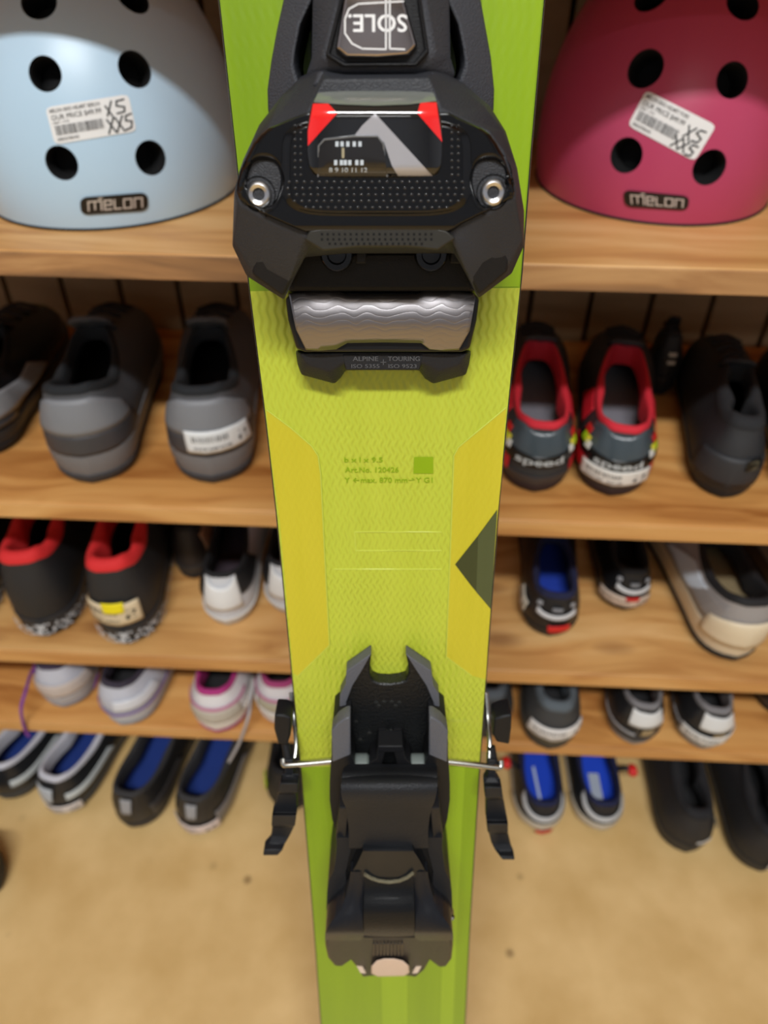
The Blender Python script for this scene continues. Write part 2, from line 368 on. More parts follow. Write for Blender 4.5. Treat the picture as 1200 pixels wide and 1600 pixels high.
# ------------------------------------------------------------------ toe binding
def stack(name, layers, m, par, bevel=.0008, caps=(True, True), smooth=False, seg=2):
    return loft(name, [[K(x, y, w) if len(p_) == 2 else K(x, y, p_[2]) for p_ in pts for (x, y) in [p_[:2]]] for w, pts in layers], m, par, cap0=caps[0], cap1=caps[1], bevel=bevel, smooth=smooth, seg=seg)
def shrink(pts, k, c=None):
    cx = sum(p[0] for p in pts)/len(pts) if c is None else c[0]; cy = sum(p[1] for p in pts)/len(pts) if c is None else c[1]
    return [(cx+(x-cx)*k, cy+(y-cy)*k) for x, y in pts]
def extr(name, pts, w0, w1, m, par, bevel=.0006, taper=1.0):
    """plate with the traced outline at height w1, straight down to w0"""
    top = [K(x, y, w1) for x, y in pts]; c = sum(top, Vector())/len(top)
    bot = [Vector((c.x+(p.x-c.x)*taper, c.y+(p.y-c.y)*taper, w0)) for p in top]
    return loft(name, [bot, top], m, par, bevel=bevel)
toe = bpy.data.objects.new('toe_binding', None); COL.objects.link(toe); toe.parent = ski
toe['label'] = 'black toe binding with two silver screws and ribbed steel plate'
# base plate / track under everything
extr('base_plate', [(478, -150), (690, -150), (700, 60), (712, 330), (716, 500), (700, 560), (500, 560), (480, 500), (480, 330), (486, 60)], .0006, .012, DRK, toe, .001)
# front arms (curved wings with a slit each)
def arm(name, outer, inner, m):
    n = len(outer); L = [[], [], [], []]
    for (a, b) in zip(outer, inner):
        A, B = K(*a, .022), K(*b, .030)
        L[0].append(Vector((A.x, A.y, .001))); L[1].append(A); L[2].append(B); L[3].append(Vector((B.x, B.y, .001)))
    vs = [p for i in range(n) for p in (L[0][i], L[1][i], L[2][i], L[3][i])]; fs = []
    for i in range(n-1):
        for j in range(4): a = i*4+j; b = i*4+(j+1) % 4; fs.append((a, b, b+4, a+4))
    fs += [(0, 1, 2, 3), tuple(range((n-1)*4, n*4))]
    return mk(name, vs, fs, m, toe, bevel=.0012)
arm('front_arm', [(470, -150), (452, -70), (442, 0), (432, 45), (423, 95), (417, 140), (418, 172), (424, 200)],
    [(520, -150), (505, -70), (486, 0), (469, 36), (461, 75), (458, 100), (466, 128), (480, 200)], BLK2)
arm('front_arm', [(728, -150), (742, -70), (752, 0), (760, 45), (768, 90), (773, 140), (772, 172), (764, 200)],
    [(672, -150), (684, -70), (700, 0), (716, 36), (724, 75), (727, 100), (716, 130), (706, 200)], BLK2)
# hub that carries the silver label
hubA = [(500, -150), (688, -150), (702, 0), (704, 90), (712, 118), (690, 140), (498, 140), (478, 118), (487, 90), (489, 0)]
hubB = [(528, -150), (662, -150), (664, 0), (682, 80), (664, 106), (640, 112), (540, 112), (520, 106), (503, 88), (528, 0)]
stack('hub', [(.003, shrink(hubA, .98)), (.030, hubA), (.041, hubB)], BLK2, toe, .001)
hubC = [(520, -60), (660, -60), (659, 0), (671, 82), (652, 104), (535, 105), (508, 88), (530, 0)]
stack('hub_bezel', [(.040, hubC), (.0435, shrink(hubC, .985)), (.0438, shrink(hubC, .93)), (.042, shrink(hubC, .91))], BLK, toe, .0005)
lab = [(544, -55), (630, -55), (632, 0), (652, 71), (639, 87), (590, 91), (540, 90), (524, 76), (537, 0)]
badge = stack('badge', [(.0415, lab), (.0434, lab), (.0444, shrink(lab, .93))], mat('polished_steel', (190, 178, 172), .14, 1.0), toe, .0003)
acc = ([], [])
wh = lambda x, y: K(x, y, .0447)
vs, fs = text2d('SOLE.'); o = 0
acc[0].extend(K(636-v[0]*92, 23+v[1]/.7*27, .0447) for v in vs); acc[1].extend(fs)
for pl in ([(560, 6), (545, 14), (539, 30), (539, 52), (550, 68), (566, 76), (603, 77), (603, -10)], [(609, -10), (609, 76), (632, 77)], [(560, 6), (630, 2)]):
    stroke_into(acc, pl, 2.4, wh)
mk('badge_print', acc[0], acc[1], mat('white_print', (236, 236, 236), .5), badge)
# cross bridge between hub and housing
stack('bridge', [(.02, [(486, 100), (690, 100), (706, 150), (474, 150)]), (.040, [(500, 113), (676, 113), (690, 135), (488, 135)])], BLK2, toe, .001)
# housing shell
rimC = [(505, 124), (479, 178), (418, 201), (395, 225), (373, 270), (367, 301), (373, 320), (425, 350), (474, 368), (490, 382), (540, 386), (640, 386), (690, 380), (706, 366), (757, 340), (805, 310), (805, 290), (788, 235), (763, 203), (715, 182), (690, 170), (672, 122)]
silB = [(507, 101), (470, 120), (440, 150), (405, 195), (380, 250), (366, 300), (363, 385), (385, 432), (443, 469), (476, 402), (540, 396), (640, 396), (712, 396), (748, 467), (800, 428), (819, 385), (819, 330), (808, 262), (790, 205), (765, 165), (725, 130), (675, 103)]
basA = [(520, 125), (485, 140), (455, 165), (425, 205), (402, 255), (390, 300), (388, 370), (402, 405), (440, 425), (480, 392), (540, 380), (640, 380), (700, 386), (745, 425), (785, 400), (797, 370), (797, 325), (785, 262), (768, 212), (748, 180), (715, 150), (665, 125)]
H0 = .036; H1 = .0445
stack('housing', [(.006, basA), (.026, [((a[0]*.3+b[0]*.7), (a[1]*.3+b[1]*.7)) for a, b in zip(basA, silB)]), (H0-.004, silB), (H0, [(b[0]*.85+c[0]*.15, b[1]*.85+c[1]*.15) for b, c in zip(silB, rimC)]), (H1, rimC)], mat('housing_plastic', (46, 47, 51), .42, spec=.35, bump=.35, bscale=2200), toe, .0012, seg=3)
# lower wing pads (facets that look down to the floor)
for pts in ([(396, 402, .0375), (426, 376, .0405), (474, 400, .0395), (443, 466, .0362), (392, 430, .0362)], [(796, 396, .0375), (758, 370, .0405), (714, 396, .0395), (748, 464, .0362), (795, 425, .0362)]):
    top = [K(*p) for p in pts]; bot = [Vector((p.x*.98, p.y+.002, p.z-.012)) for p in top]
    loft('wing_pad', [bot, top], BLK, toe, bevel=.0012)
# glossy face plate as a relief
LX = [(176, 479), (186, 452), (200, 420), (210, 408), (224, 396), (245, 386), (270, 375), (285, 371), (300, 370), (310, 374), (320, 383), (335, 412), (350, 446), (362, 474), (372, 490)]
RX = [(176, 702), (186, 722), (200, 752), (210, 766), (224, 776), (245, 787), (270, 796), (285, 801), (300, 804), (308, 802), (320, 784), (335, 752), (350, 722), (362, 706), (372, 692)]
def ss(a, b, x):
    t = min(1, max(0, (x-a)/(b-a))); return t*t*(3-2*t)
def facew(x, y):
    d = 1.0
    l = interp(y, LX); r = interp(y, RX); e = min(x-l, r-x, (y-172)*1.2, (376-y)*1.2)
    w = H1+.0008+.0016*ss(0, 7, e)
    cx = abs(x-588)/142; cy = abs(y-262)/72; q = (cx**5+cy**5)**.2
    w += .0014*(1-ss(.95, 1.04, q))
    for sx_, c in ((1, 412), (-1, 765)):
        dx = (x-c)*sx_; dy = y-282
        rr = math.hypot(dx/31 if dx > 0 else dx/30, dy/46)
        w -= .0050*(1-ss(.70, 1.0, rr))*ss(-48, -14, dy)
        rs = math.hypot(dx+6, y-303)/30
        w -= .0012*(1-ss(.85, 1.0, rs))
    w -= .0022*ss(352, 372, y)
    return w
rows = [176+(372-176)*i/98 for i in range(99)]; NC = 150
vs, fs = [], []
for y in rows:
    l, r = interp(y, LX), interp(y, RX)
    for j in range(NC+1):
        x = l+(r-l)*j/NC; vs.append(K(x, y, facew(x, y)))
for i in range(len(rows)-1):
    for j in range(NC): a = i*(NC+1)+j; fs.append((a, a+1, a+NC+2, a+NC+1))
face = mk('face_plate', vs, fs, GLS, toe, smooth=True, angle=60)
mdl = face.modifiers.new('s', 'SOLIDIFY'); mdl.thickness = .002; mdl.offset = -1
# little raised dimples
vs, fs = [], []
def pip(x, y, r, h, wf, av, af):
    w = wf(x, y); c = K(x, y, w+h); o = len(av); av.append(c)
    for k in range(6):
        a = k*PI/3; av.append(K(x+r*math.cos(a), y+r*.75*math.sin(a), w-.0001))
    for k in range(6): af.append((o, o+1+k, o+1+(k+1) % 6))
for ri, y in enumerate((284, 294, 304, 314, 324)):
    n = (24, 25, 25, 23, 20)[ri]; x0 = (452, 450, 452, 460, 478)[ri]; x1 = (722, 724, 722, 716, 698)[ri]
    for k in range(n): pip(x0+(x1-x0)*k/(n-1), y, 3.4, .0006, facew, vs, fs)
for y in range(196, 280, 11):
    for x in (461, 470, 706, 716): pip(x, y, 3.2, .0006, facew, vs, fs)
dm = mk('dimples', vs, fs, mat('dimple_plastic', (34, 34, 36), .25, coat=.3), face, smooth=True, angle=80); dm['kind'] = 'stuff'
# slot with perforated grille under the face
gr = [(484, 360), (500, 357), (680, 356), (697, 360), (712, 372), (684, 391), (640, 386), (560, 386), (505, 392), (476, 374)]
stack('grille_slot', [(.036, gr), (.0462, gr)], mat('olive_black', (40, 38, 32), .45), toe, .0005)
vs, fs = [], []
for r_, y in enumerate((366, 374, 381)):
    for k in range(20 if r_ < 2 else 17):
        x = (503 if r_ < 2 else 515)+k*9; c = K(x, y, .04635); s = .00035
        o = len(vs); vs += [c+Vector((-s, -s, 0)), c+Vector((s, -s, 0)), c+Vector((s, s, 0)), c+Vector((-s, s, 0))]; fs.append((o, o+1, o+2, o+3))
h_ = mk('grille_holes', vs, fs, mat('hole_black', (4, 4, 4), .9), toe); h_['kind'] = 'stuff'
# visual: DIN window lens
winw = lambda x, y: .0507-.0150*(max(0, 186-y)/64)**2.2-.0030*(max(0, y-260)/20)**2-.0016*abs((x-586)/105)**4
WL = [(122, 512), (128, 503), (140, 498), (165, 487), (185, 482), (205, 479), (240, 479), (258, 482), (270, 488), (280, 498)]
WR = [(122, 660), (128, 668), (140, 675), (165, 684), (185, 689), (205, 692), (240, 692), (258, 690), (270, 685), (280, 676)]
vs, fs = [], []; rw = [122+158*i/50 for i in range(51)]; NC = 40
for y in rw:
    l, r = interp(y, WL), interp(y, WR)
    for j in range(NC+1): x = l+(r-l)*j/NC; vs.append(K(x, y, winw(x, y)))
for i in range(50):
    for j in range(NC): a = i*(NC+1)+j; fs.append((a, a+1, a+NC+2, a+NC+1))
win = mk('label_window', vs, fs, mat('window_gloss', (14, 14, 15), .06, coat=1.0, var=.01), toe, smooth=True, angle=80)
mdl = win.modifiers.new('s', 'SOLIDIFY'); mdl.thickness = .003; mdl.offset = -1
g2 = lambda dw: (lambda x, y: winw(x, y)+dw)
RED = mat('window_red', (232, 34, 34), .12, coat=1.0)
SLV = mat('window_silver', (176, 174, 178), .3, .3, coat=.6)
decal('red_corner', [(489, 162), (513, 162), (527, 177), (506, 200), (481, 228), (481, 205)], RED, win, g2(.0002), 3)
decal('red_corner', [(657, 160), (682, 160), (691, 222), (672, 200), (652, 177)], RED, win, g2(.0002), 3)
decal('silver_peak', [(586, 177), (630, 225), (676, 275), (622, 275), (612, 258), (600, 222), (590, 212), (553, 213), (566, 196)], SLV, win, g2(.0002), 3)
decal('clear_top', [(505, 127), (668, 127), (676, 142), (682, 158), (640, 163), (588, 165), (530, 163), (490, 160), (498, 142)], mat('clear_plastic_grey', (108, 110, 104), .1, coat=1.0, bump=.3, bscale=300), win, g2(.0003), 3)
scale = decal('release_scale', [(497, 275), (498, 228), (507, 218), (553, 213), (590, 213), (599, 225), (605, 275)], mat('scale_black', (20, 17, 16), .3, coat=.6), win, g2(.0003), 2)
frm = [(497, 276), (498, 228), (507, 218), (553, 213), (590, 213), (599, 225), (605, 276)]
tube('scale_frame', [K(x, y, winw(x, y)+.0004) for x, y in frm], .0003, mat('frame_grey', (110, 112, 115), .2, coat=.5), win, 6)
acc = ([], []); fq = lambda x, y: K(x, -y, winw(x, -y)+.0006)
for x in (524, 532, 541, 551, 560): quad_into(acc, x, -229, x+5, -221, fq)
for x in (522, 531, 537, 544, 555, 563): quad_into(acc, x, -258, x+5, -250, fq)
text_into(acc, '8 9 10 11 12', 514, -269, 60, 7, fq)
mk('scale_numbers', acc[0], acc[1], mat('scale_white', (190, 198, 204), .5), scale)
acc = ([], []); quad_into(acc, 534, -247, 538, -231, fq); mk('scale_pointer', acc[0], acc[1], mat('pointer_tan', (160, 150, 120), .5), scale)
# screws
def screw(px, py, w, R, par, name='screw'):
    c = K(px, py, w); n = 28
    prof = [(R, -.004), (R, .0004), (R*.94, .0012), (R*.70, .0017), (R*.46, .0012), (R*.42, .0002)]
    loops = [[c+Vector((r*math.cos(2*PI*k/n), r*math.sin(2*PI*k/n), z)) for k in range(n)] for r, z in prof]
    s = loft(name, loops, STEEL, par, smooth=True, angle=50, cap1=False)
    hx = []
    for z, r in ((.0002, R*.42), (-.0018, R*.38)):
        hx.append([c+Vector((r*(1 if k % 2 else .86)*math.cos(2*PI*k/12), r*(1 if k % 2 else .86)*math.sin(2*PI*k/12), z)) for k in range(12)])
    loft('hex_recess', hx, mat('recess_steel', (120, 104, 100), .35, .8), s, cap0=False)
    ring = [[c+Vector((r*math.cos(2*PI*k/n), r*math.sin(2*PI*k/n), z)) for k in range(n)] for r, z in ((R*1.3, .0), (R*1.22, .0009), (R*1.12, .0))]
    loft('screw_collar', ring, GLS, par, smooth=True, cap0=False, cap1=False, angle=80)
screw(405, 303, H1-.0005, .0039, toe); screw(770, 300, H1-.0005, .0039, toe)
# recess between wings: jaws, pins
stack('jaw_block', [(.004, [(455, 392), (735, 392), (742, 458), (450, 458)]), (.020, [(462, 392), (728, 392), (738, 455), (455, 455)])], DRK, toe, .0015)
for px in (526, 674):
    c = K(px, 398, .031); n = 20
    loft('roller_pin', [[c+Vector((r*math.cos(2*PI*k/n), r*math.sin(2*PI*k/n), z)) for k in range(n)] for r, z in ((.0055, -.018), (.0055, -.001), (.0048, .0), (.0032, .0), (.0028, -.001), (.0005, -.0008))], GLS, toe, smooth=True)
    extr('pin_tab', [(px+30, 388), (px+46, 388), (px+46, 412), (px+30, 412)], .016, .028, BLK, toe, .0005)
extr('crossbar', [(450, 440), (742, 440), (742, 456), (450, 456)], .010, .0195, BLK, toe, .001)
# ribbed steel anti-friction plate on a black carrier
carr = [(446, 466), (460, 456), (738, 456), (749, 466), (745, 500), (734, 545), (722, 550), (476, 550), (463, 545), (450, 500)]
stack('plate_carrier', [(.001, carr), (.0165, carr), (.018, shrink(carr, .985))], mat('carrier_black', (22, 22, 23), .3, spec=.25, coat=.2), toe, .0008)
pl = [(451, 458), (480, 456), (521, 454), (540, 459), (595, 460), (650, 460), (667, 453), (700, 455), (739, 458), (743, 464), (739, 490), (734, 517), (717, 547), (694, 548), (671, 546), (658, 536), (600, 535), (543, 536), (525, 546), (500, 548), (478, 547), (462, 514), (456, 485)]
def brushed():
    m = bpy.data.materials.new('brushed_steel_plate'); m.use_nodes = True; nt = m.node_tree; b = nt.nodes['Principled BSDF']; N = nt.nodes.new; Lk = nt.links.new
    b.inputs['Base Color'].default_value = (*lin((150, 146, 148)), 1); b.inputs['Metallic'].default_value = 1; b.inputs['Roughness'].default_value = .36
    tc = N('ShaderNodeTexCoord'); sx = N('ShaderNodeSeparateXYZ'); Lk(tc.outputs['Object'], sx.inputs[0])
    n2 = N('ShaderNodeTexNoise'); n2.inputs['Scale'].default_value = 55; Lk(tc.outputs['Object'], n2.inputs['Vector'])
    def M(op, a, b_=None, c=None):
        q = N('ShaderNodeMath'); q.operation = op
        for i, x in enumerate((a, b_, c)):
            if x is None: continue
            if isinstance(x, (int, float)): q.inputs[i].default_value = x
            else: Lk(x, q.inputs[i])
        return q.outputs[0]
    xs = M('SINE', M('MULTIPLY_ADD', n2.outputs['Fac'], 14.0, M('MULTIPLY', sx.outputs['X'], 2*PI/.012)))
    yy = M('MULTIPLY_ADD', xs, .0008, sx.outputs['Y'])
    h = M('POWER', M('ABSOLUTE', M('SINE', M('MULTIPLY', yy, PI/.0024))), .35)
    h = M('MULTIPLY', h, n2.outputs['Fac'])
    bp = N('ShaderNodeBump'); bp.inputs['Strength'].default_value = .28; bp.inputs['Distance'].default_value = .0004
    Lk(h, bp.inputs['Height']); Lk(bp.outputs[0], b.inputs['Normal']); return m
platew = lambda x, y: .0185+.0032*(1-((y-502)/47)**2)
vs, fs = tri_poly(pl, 3)
pb = mk('steel_plate', [K(x, y, platew(x, y)) for x, y in vs], fs, brushed(), toe, smooth=True, angle=80)
mdl = pb.modifiers.new('s', 'SOLIDIFY'); mdl.thickness = .0016; mdl.offset = -1
# front lip with lettering
lipm = mat('lip_plastic', (36, 36, 38), .38, spec=.25, bump=.3, bscale=1800)
lip = [(462, 551), (560, 549), (640, 549), (736, 551), (733, 570), (728, 586), (677, 600), (664, 592), (655, 579), (598, 578), (540, 579), (533, 590), (523, 600), (471, 586), (465, 570)]
lp = stack('front_lip', [(.0008, [(x, y-4) for x, y in lip]), (.010, lip), (.0145, [(468, 552), (560, 550), (640, 550), (730, 552), (722, 562), (716, 570), (686, 580), (672, 572), (662, 568), (598, 567), (535, 568), (520, 578), (510, 580), (482, 570), (475, 562)])], lipm, toe, .0007)
for P in ([(540, 579), (655, 579), (662, 562), (533, 562)],):
    pass
acc = ([], []); ft = lambda x, y: K(x, -y, .0150)
text_into(acc, 'ALPINE', 551, -564, 40, 7, ft); text_into(acc, 'TOURING', 606, -564, 50, 7, ft)
text_into(acc, 'ISO 5355', 549, -575, 44, 6, ft); text_into(acc, 'ISO 9523', 607, -575, 44, 6, ft)
stroke_into(acc, [(595, -566), (603, -566)], 1.2, ft); stroke_into(acc, [(599, -562), (599, -570)], 1.2, ft)
mk('embossed_lettering', acc[0], acc[1], mat('letter_grey', (84, 84, 86), .4), lp)
extr('lettering_ledge', [(534, 553), (662, 553), (656, 579), (540, 579)], .010, .0147, lipm, toe, .0006)

# ------------------------------------------------------------------ heel binding
heel = bpy.data.objects.new('heel_binding', None); COL.objects.link(heel); heel.parent = ski
heel['label'] = 'black heel binding with heel lever and brake arms'
def rows_loft(name, rows, m, par, crown=0.0, w0=.0006, nc=12, skirt_in=1.0, bevel=0.0, thick=None):
    """rows: (py, w, xl, xr) from top to bottom; ridge surface with skirts down to w0"""
    vs, fs = [], []; n = nc+3
    for (py, w, xl, xr) in rows:
        L = []
        for j in range(nc+1):
            t = 2*j/nc-1; L.append(K(xl+(xr-xl)*j/nc, py, w-crown*t*t))
        wb_ = w0 if thick is None else max(w0, w-crown-thick)
        L = [Vector((L[0].x*skirt_in, L[0].y, wb_))]+L+[Vector((L[-1].x*skirt_in, L[-1].y, wb_))]
        vs += L
    for i in range(len(rows)-1):
        for j in range(n-1): a = i*n+j; fs.append((a, a+1, a+1+n, a+n))
        fs.append((i*n, (i+1)*n, (i+1)*n+n-1, i*n+n-1))
    fs.append(tuple(range(n))); fs.append(tuple(range((len(rows)-1)*n, len(rows)*n)))
    return mk(name, vs, fs, m, par, smooth=True, angle=38, bevel=bevel)
def densify(rows, k=4):
    out = []
    for i in range(len(rows)-1):
        p0, p1, p2, p3 = rows[max(i-1, 0)], rows[i], rows[i+1], rows[min(i+2, len(rows)-1)]
        for j in range(k):
            t = j/k
            out.append(tuple(.5*((2*b)+(-a+c)*t+(2*a-5*b+4*c-d)*t*t+(-a+3*b-3*c+d)*t**3) for a, b, c, d in zip(p0, p1, p2, p3)))
    out.append(rows[-1]); return out
# fork plate
CKM = mat('cheek_grey', (88, 89, 95), .5, bump=.4, bscale=1500)
fork = [(580, 1022), (578, 1040), (578, 1054), (582, 1064), (592, 1068), (608, 1069), (624, 1067), (634, 1064), (638, 1054), (638, 1040), (634, 1022), (655, 1036), (674, 1049), (677, 1071), (686, 1085), (688, 1125), (688, 1200), (530, 1200), (530, 1127), (531, 1087), (540, 1069), (541, 1049), (560, 1036)]
extr('fork_plate', fork, .0006, .0085, mat('fork_black', (17, 18, 19), .4, bump=.5, bscale=700), heel, .0008)
for sgn, pts in ((1, [(580, 1022), (541, 1049), (540, 1069), (531, 1087), (530, 1127), (541, 1110), (541, 1098), (551, 1072), (566, 1048)]), (-1, [(634, 1022), (674, 1049), (677, 1071), (686, 1085), (688, 1125), (680, 1110), (677, 1098), (666, 1072), (650, 1048)])):
    extr('fork_rim', pts, .004, .0112, CKM, heel, .0005)
# cast marks on fork floor
vs, fs = [], []
for (x, y) in [(588, 1098), (600, 1097), (612, 1097), (624, 1098), (592, 1103), (618, 1103), (604, 1143), (611, 1142), (577, 1146), (563, 1156), (556, 1128)]:
    pip(x, y, 4, .0008, lambda a, b: .0087, vs, fs)
mk('cast_marks', vs, fs, mat('fork_mark', (44, 44, 42), .35), heel, smooth=True)
# cheeks
ckm = CKM
for side in (0, 1):
    f_ = (lambda x: x) if side == 0 else (lambda x: 1218-x)
    rows = [(1122, .020, 540, 547), (1130, .022, 527, 548), (1140, .0235, 519, 548), (1160, .0245, 518, 548), (1180, .0250, 518, 549), (1190, .0245, 517, 553), (1205, .0235, 516, 555), (1225, .022, 515, 552), (1250, .021, 515, 548), (1280, .020, 519, 545), (1302, .018, 526, 545), (1312, .014, 533, 545)]
    if side: rows = [(a, b, f_(d), f_(c)) for a, b, c, d in rows]
    rows_loft('side_cheek', rows, BLK, heel, 0, nc=4)
    pad = [(540, 1122), (547, 1121), (548, 1180), (519, 1192), (518, 1142), (528, 1130)]
    if side: pad = [(f_(x), y) for x, y in pad]
    extr('cheek_pad', pad, .018, .0262, ckm, heel, .0007)
    c = K(561 if side == 0 else 656, 1196, .017); n = 16
    loft('roller', [[c+Vector((z, r*math.cos(2*PI*k/n), r*math.sin(2*PI*k/n))) for k in range(n)] for r, z in ((.005, -.005), (.006, -.004), (.006, .004), (.005, .005))], mat('roller_grey', (112, 120, 116), .4), heel, smooth=True)
    # grey outer flank of the heel cup
    fl = [(530, 1262, .034), (545, 1262, .036), (540, 1312, .034), (524, 1312, .030)]
    if side: fl = [(f_(x)-1, y, w) for x, y, w in fl]
    top = [K(*p) for p in fl]; loft('cup_flank', [[Vector((p.x, p.y, .004)) for p in top], top], HVY, heel, bevel=.0006)
# riser bridge between the rollers
for xs in ([(590, 1167), (604, 1167), (594, 1206), (574, 1206), (578, 1192), (588, 1186)], [(614, 1167), (630, 1167), (634, 1186), (642, 1192), (645, 1206), (622, 1206)]):
    extr('riser_leg', xs, .008, .021, BLK, heel, .0006)
extr('riser_top', [(590, 1166), (630, 1166), (628, 1176), (592, 1176)], .012, .0225, BLK, heel, .0006)
# heel cup with rounded lip
cup = [(1204, .030, 546, 682), (1210, .0335, 537, 684), (1218, .0385, 534, 684), (1228, .0415, 533, 683), (1240, .043, 533, 682), (1252, .0430, 536, 679), (1264, .0415, 541, 674), (1280, .0395, 543, 671), (1300, .0385, 545, 669), (1325, .0380, 545, 670)]
rows_loft('heel_cup', densify(cup, 4), HVY, heel, .002, w0=.012, nc=16, thick=.004)
rows_loft('cup_core', [(1262, .030, 546, 668), (1300, .034, 546, 668), (1326, .036, 545, 670)], DRK, heel, .0, nc=6, w0=.001)
# side rails of the rear housing
for side in (0, 1):
    f_ = (lambda x: x) if side == 0 else (lambda x: 1218-x)
    rl = [(1309, .034, 526, 549), (1325, .034, 526, 549), (1345, .034, 524, 544), (1362, .035, 521, 540), (1375, .035, 514, 541), (1395, .035, 511, 541), (1420, .035, 510, 540), (1440, .034, 513, 534), (1460, .034, 514, 536), (1490, .030, 516, 540)]
    if side: rl = [(a, b, f_(d)-1, f_(c)-1) for a, b, c, d in rl]
    rows_loft('side_rail', rl, mat('rail_plastic', (32, 33, 36), .42, spec=.16, bump=.3, bscale=1500), heel, 0, nc=4, w0=.0006)
# central rear housing under the lever
rows_loft('rear_housing', [(1318, .030, 540, 676), (1340, .032, 538, 678), (1380, .034, 536, 680), (1440, .036, 530, 686), (1480, .034, 540, 676), (1508, .026, 560, 660)], DRK, heel, .0, nc=8, w0=.0006)
# lever: front face, neck, flared arms, centre band, lower lobes
lev = mat('lever_plastic', (28, 29, 33), .3, spec=.16, bump=.25, bscale=1200, coat=.1)
rows_loft('lever_face', [(1326, .0405, 570, 644), (1330, .0415, 567, 646), (1345, .0412, 560, 656), (1360, .0410, 552, 664), (1370, .0412, 550, 666)], mat('lever_gloss', (24, 26, 29), .28, spec=.16, coat=.3), heel, .0008, w0=.03, nc=12)
larm = [(1362, .0410, 548, 570), (1380, .0420, 545, 569), (1400, .0440, 540, 568), (1415, .0462, 534, 567), (1430, .0488, 525, 567), (1445, .0508, 515, 567), (1456, .0515, 509, 568), (1463, .0500, 508, 568), (1470, .0475, 508, 568)]
for side in (0, 1):
    L_ = larm if side == 0 else [(a, b, 1216-d, 1216-c) for a, b, c, d in larm]
    rows_loft('lever_arm', densify(L_, 3), lev, heel, .0012, w0=.034, nc=10)
rows_loft('lever_band', densify([(1366, .0405, 569, 646), (1375, .0412, 569, 647), (1395, .0435, 569, 647), (1420, .0480, 568, 648), (1445, .0500, 568, 648), (1460, .0490, 568, 649), (1467, .0470, 568, 649)], 3), mat('band_plastic', (20, 21, 23), .3, spec=.16, coat=.1, bump=.2, bscale=1000), heel, .0006, w0=.034, nc=12)
scuff = mat('scuff_tan', (112, 106, 84), .7, bump=1.0, bscale=900)
tube('scuff_edge', [K(x, y, .0418) for x, y in ((570, 1366), (580, 1372), (592, 1376), (608, 1378), (624, 1376), (636, 1371), (645, 1364))], .0009, scuff, heel, 6)
low = [(508, 1466), (568, 1464), (648, 1464), (707, 1466), (708, 1480), (706, 1500), (698, 1511), (685, 1512), (672, 1502), (664, 1516), (650, 1528), (640, 1526), (608, 1524), (578, 1526), (566, 1528), (560, 1516), (548, 1502), (535, 1511), (522, 1510), (512, 1498), (508, 1480)]
def lowz(y): return interp(y, [(1464, .0485), (1480, .0440), (1500, .0370), (1512, .033), (1528, .028)])
topL = [K(x, y, lowz(y)) for x, y in low]
stk = [[Vector((p.x*.97, p.y+.012, .012)) for p in topL], [Vector((p.x, p.y+.002, p.z-.008)) for p in topL], topL]
loft('lever_foot', stk, mat('foot_plastic', (38, 35, 34), .34, spec=.16, bump=.3, bscale=900), heel, bevel=.0015, seg=3)
# vertical ribs under the lever
for k in range(9):
    x = 584+k*5.5
    tube('grip_rib', [K(x, 1474, .0474), K(x, 1492, .0412)], .0005, mat('foot_rib', (40, 34, 30), .4), heel, 6)
but = [(588, 1500), (600, 1497), (616, 1497), (630, 1500), (639, 1508), (640, 1520), (632, 1525), (590, 1526), (580, 1521), (580, 1509)]
stack('release_button', [(.020, but), (.0400, but), (.0410, shrink(but, .92))], mat('button_clear_tan', (206, 180, 160), .3, coat=.3), heel, .0005)
for sx_ in (0, 1):
    tri = [(553, 1503), (563, 1521), (572, 1522), (560, 1498)]
    if sx_: tri = [(1216-x, y) for x, y in tri]
    extr('clear_wing', tri, .018, .034, mat('wing_clear_tan', (214, 196, 180), .3), heel, .0004)
screw(706, 1432, .030, .0012, heel, 'side_screw')
# brake: one bent wire and two pads and two arms
wr = []
wire = [K(456, 1085, -.012), K(459, 1120, -.004), K(463, 1160, .004), K(462, 1185, .009), K(447, 1194, .012), K(480, 1193, .012), K(520, 1190, .012)]
WIRE = mat('brake_wire', (186, 186, 180), .25, 1.0)
tube('brake_wire', catmull([K(455, 1082, -.013), K(459, 1120, -.006), K(463, 1158, .004), K(461, 1184, .010)], 6), .0013, WIRE, heel, 8)
tube('brake_wire', catmull([K(443, 1186, .010), K(444, 1194, .012), K(452, 1195, .0125), K(490, 1192, .0125), K(530, 1188, .0125)], 6), .00165, WIRE, heel, 8)
tube('brake_wire', catmull([K(759, 1082, -.013), K(762, 1120, -.006), K(765, 1158, .004), K(764, 1186, .010)], 6), .0013, WIRE, heel, 8)
tube('brake_wire', catmull([K(782, 1188, .010), K(782, 1198, .012), K(773, 1199, .0125), K(735, 1194, .0125), K(690, 1189, .0125)], 6), .00165, WIRE, heel, 8)
def brake_arm(pads, lower, name='brake_arm'):
    extr('brake_pad', pads, -.002, .010, BLK, heel, .001)
    # lower: list (py, w, xl, xr)
    vs, fs = [], []
    for (py, w, xl, xr) in lower:
        a, b = K(xl, py, w), K(xr, py, w); vs += [a, b, b-Vector((0, 0, .006)), a-Vector((0, 0, .006))]
    n = len(lower)
    for i in range(n-1):
        for j in range(4): a = i*4+j; b = i*4+(j+1) % 4; fs.append((a, b, b+4, a+4))
    fs += [(0, 1, 2, 3), tuple(range((n-1)*4, n*4))]
    mk('brake_arm', vs, fs, HVY, heel, bevel=.0008)
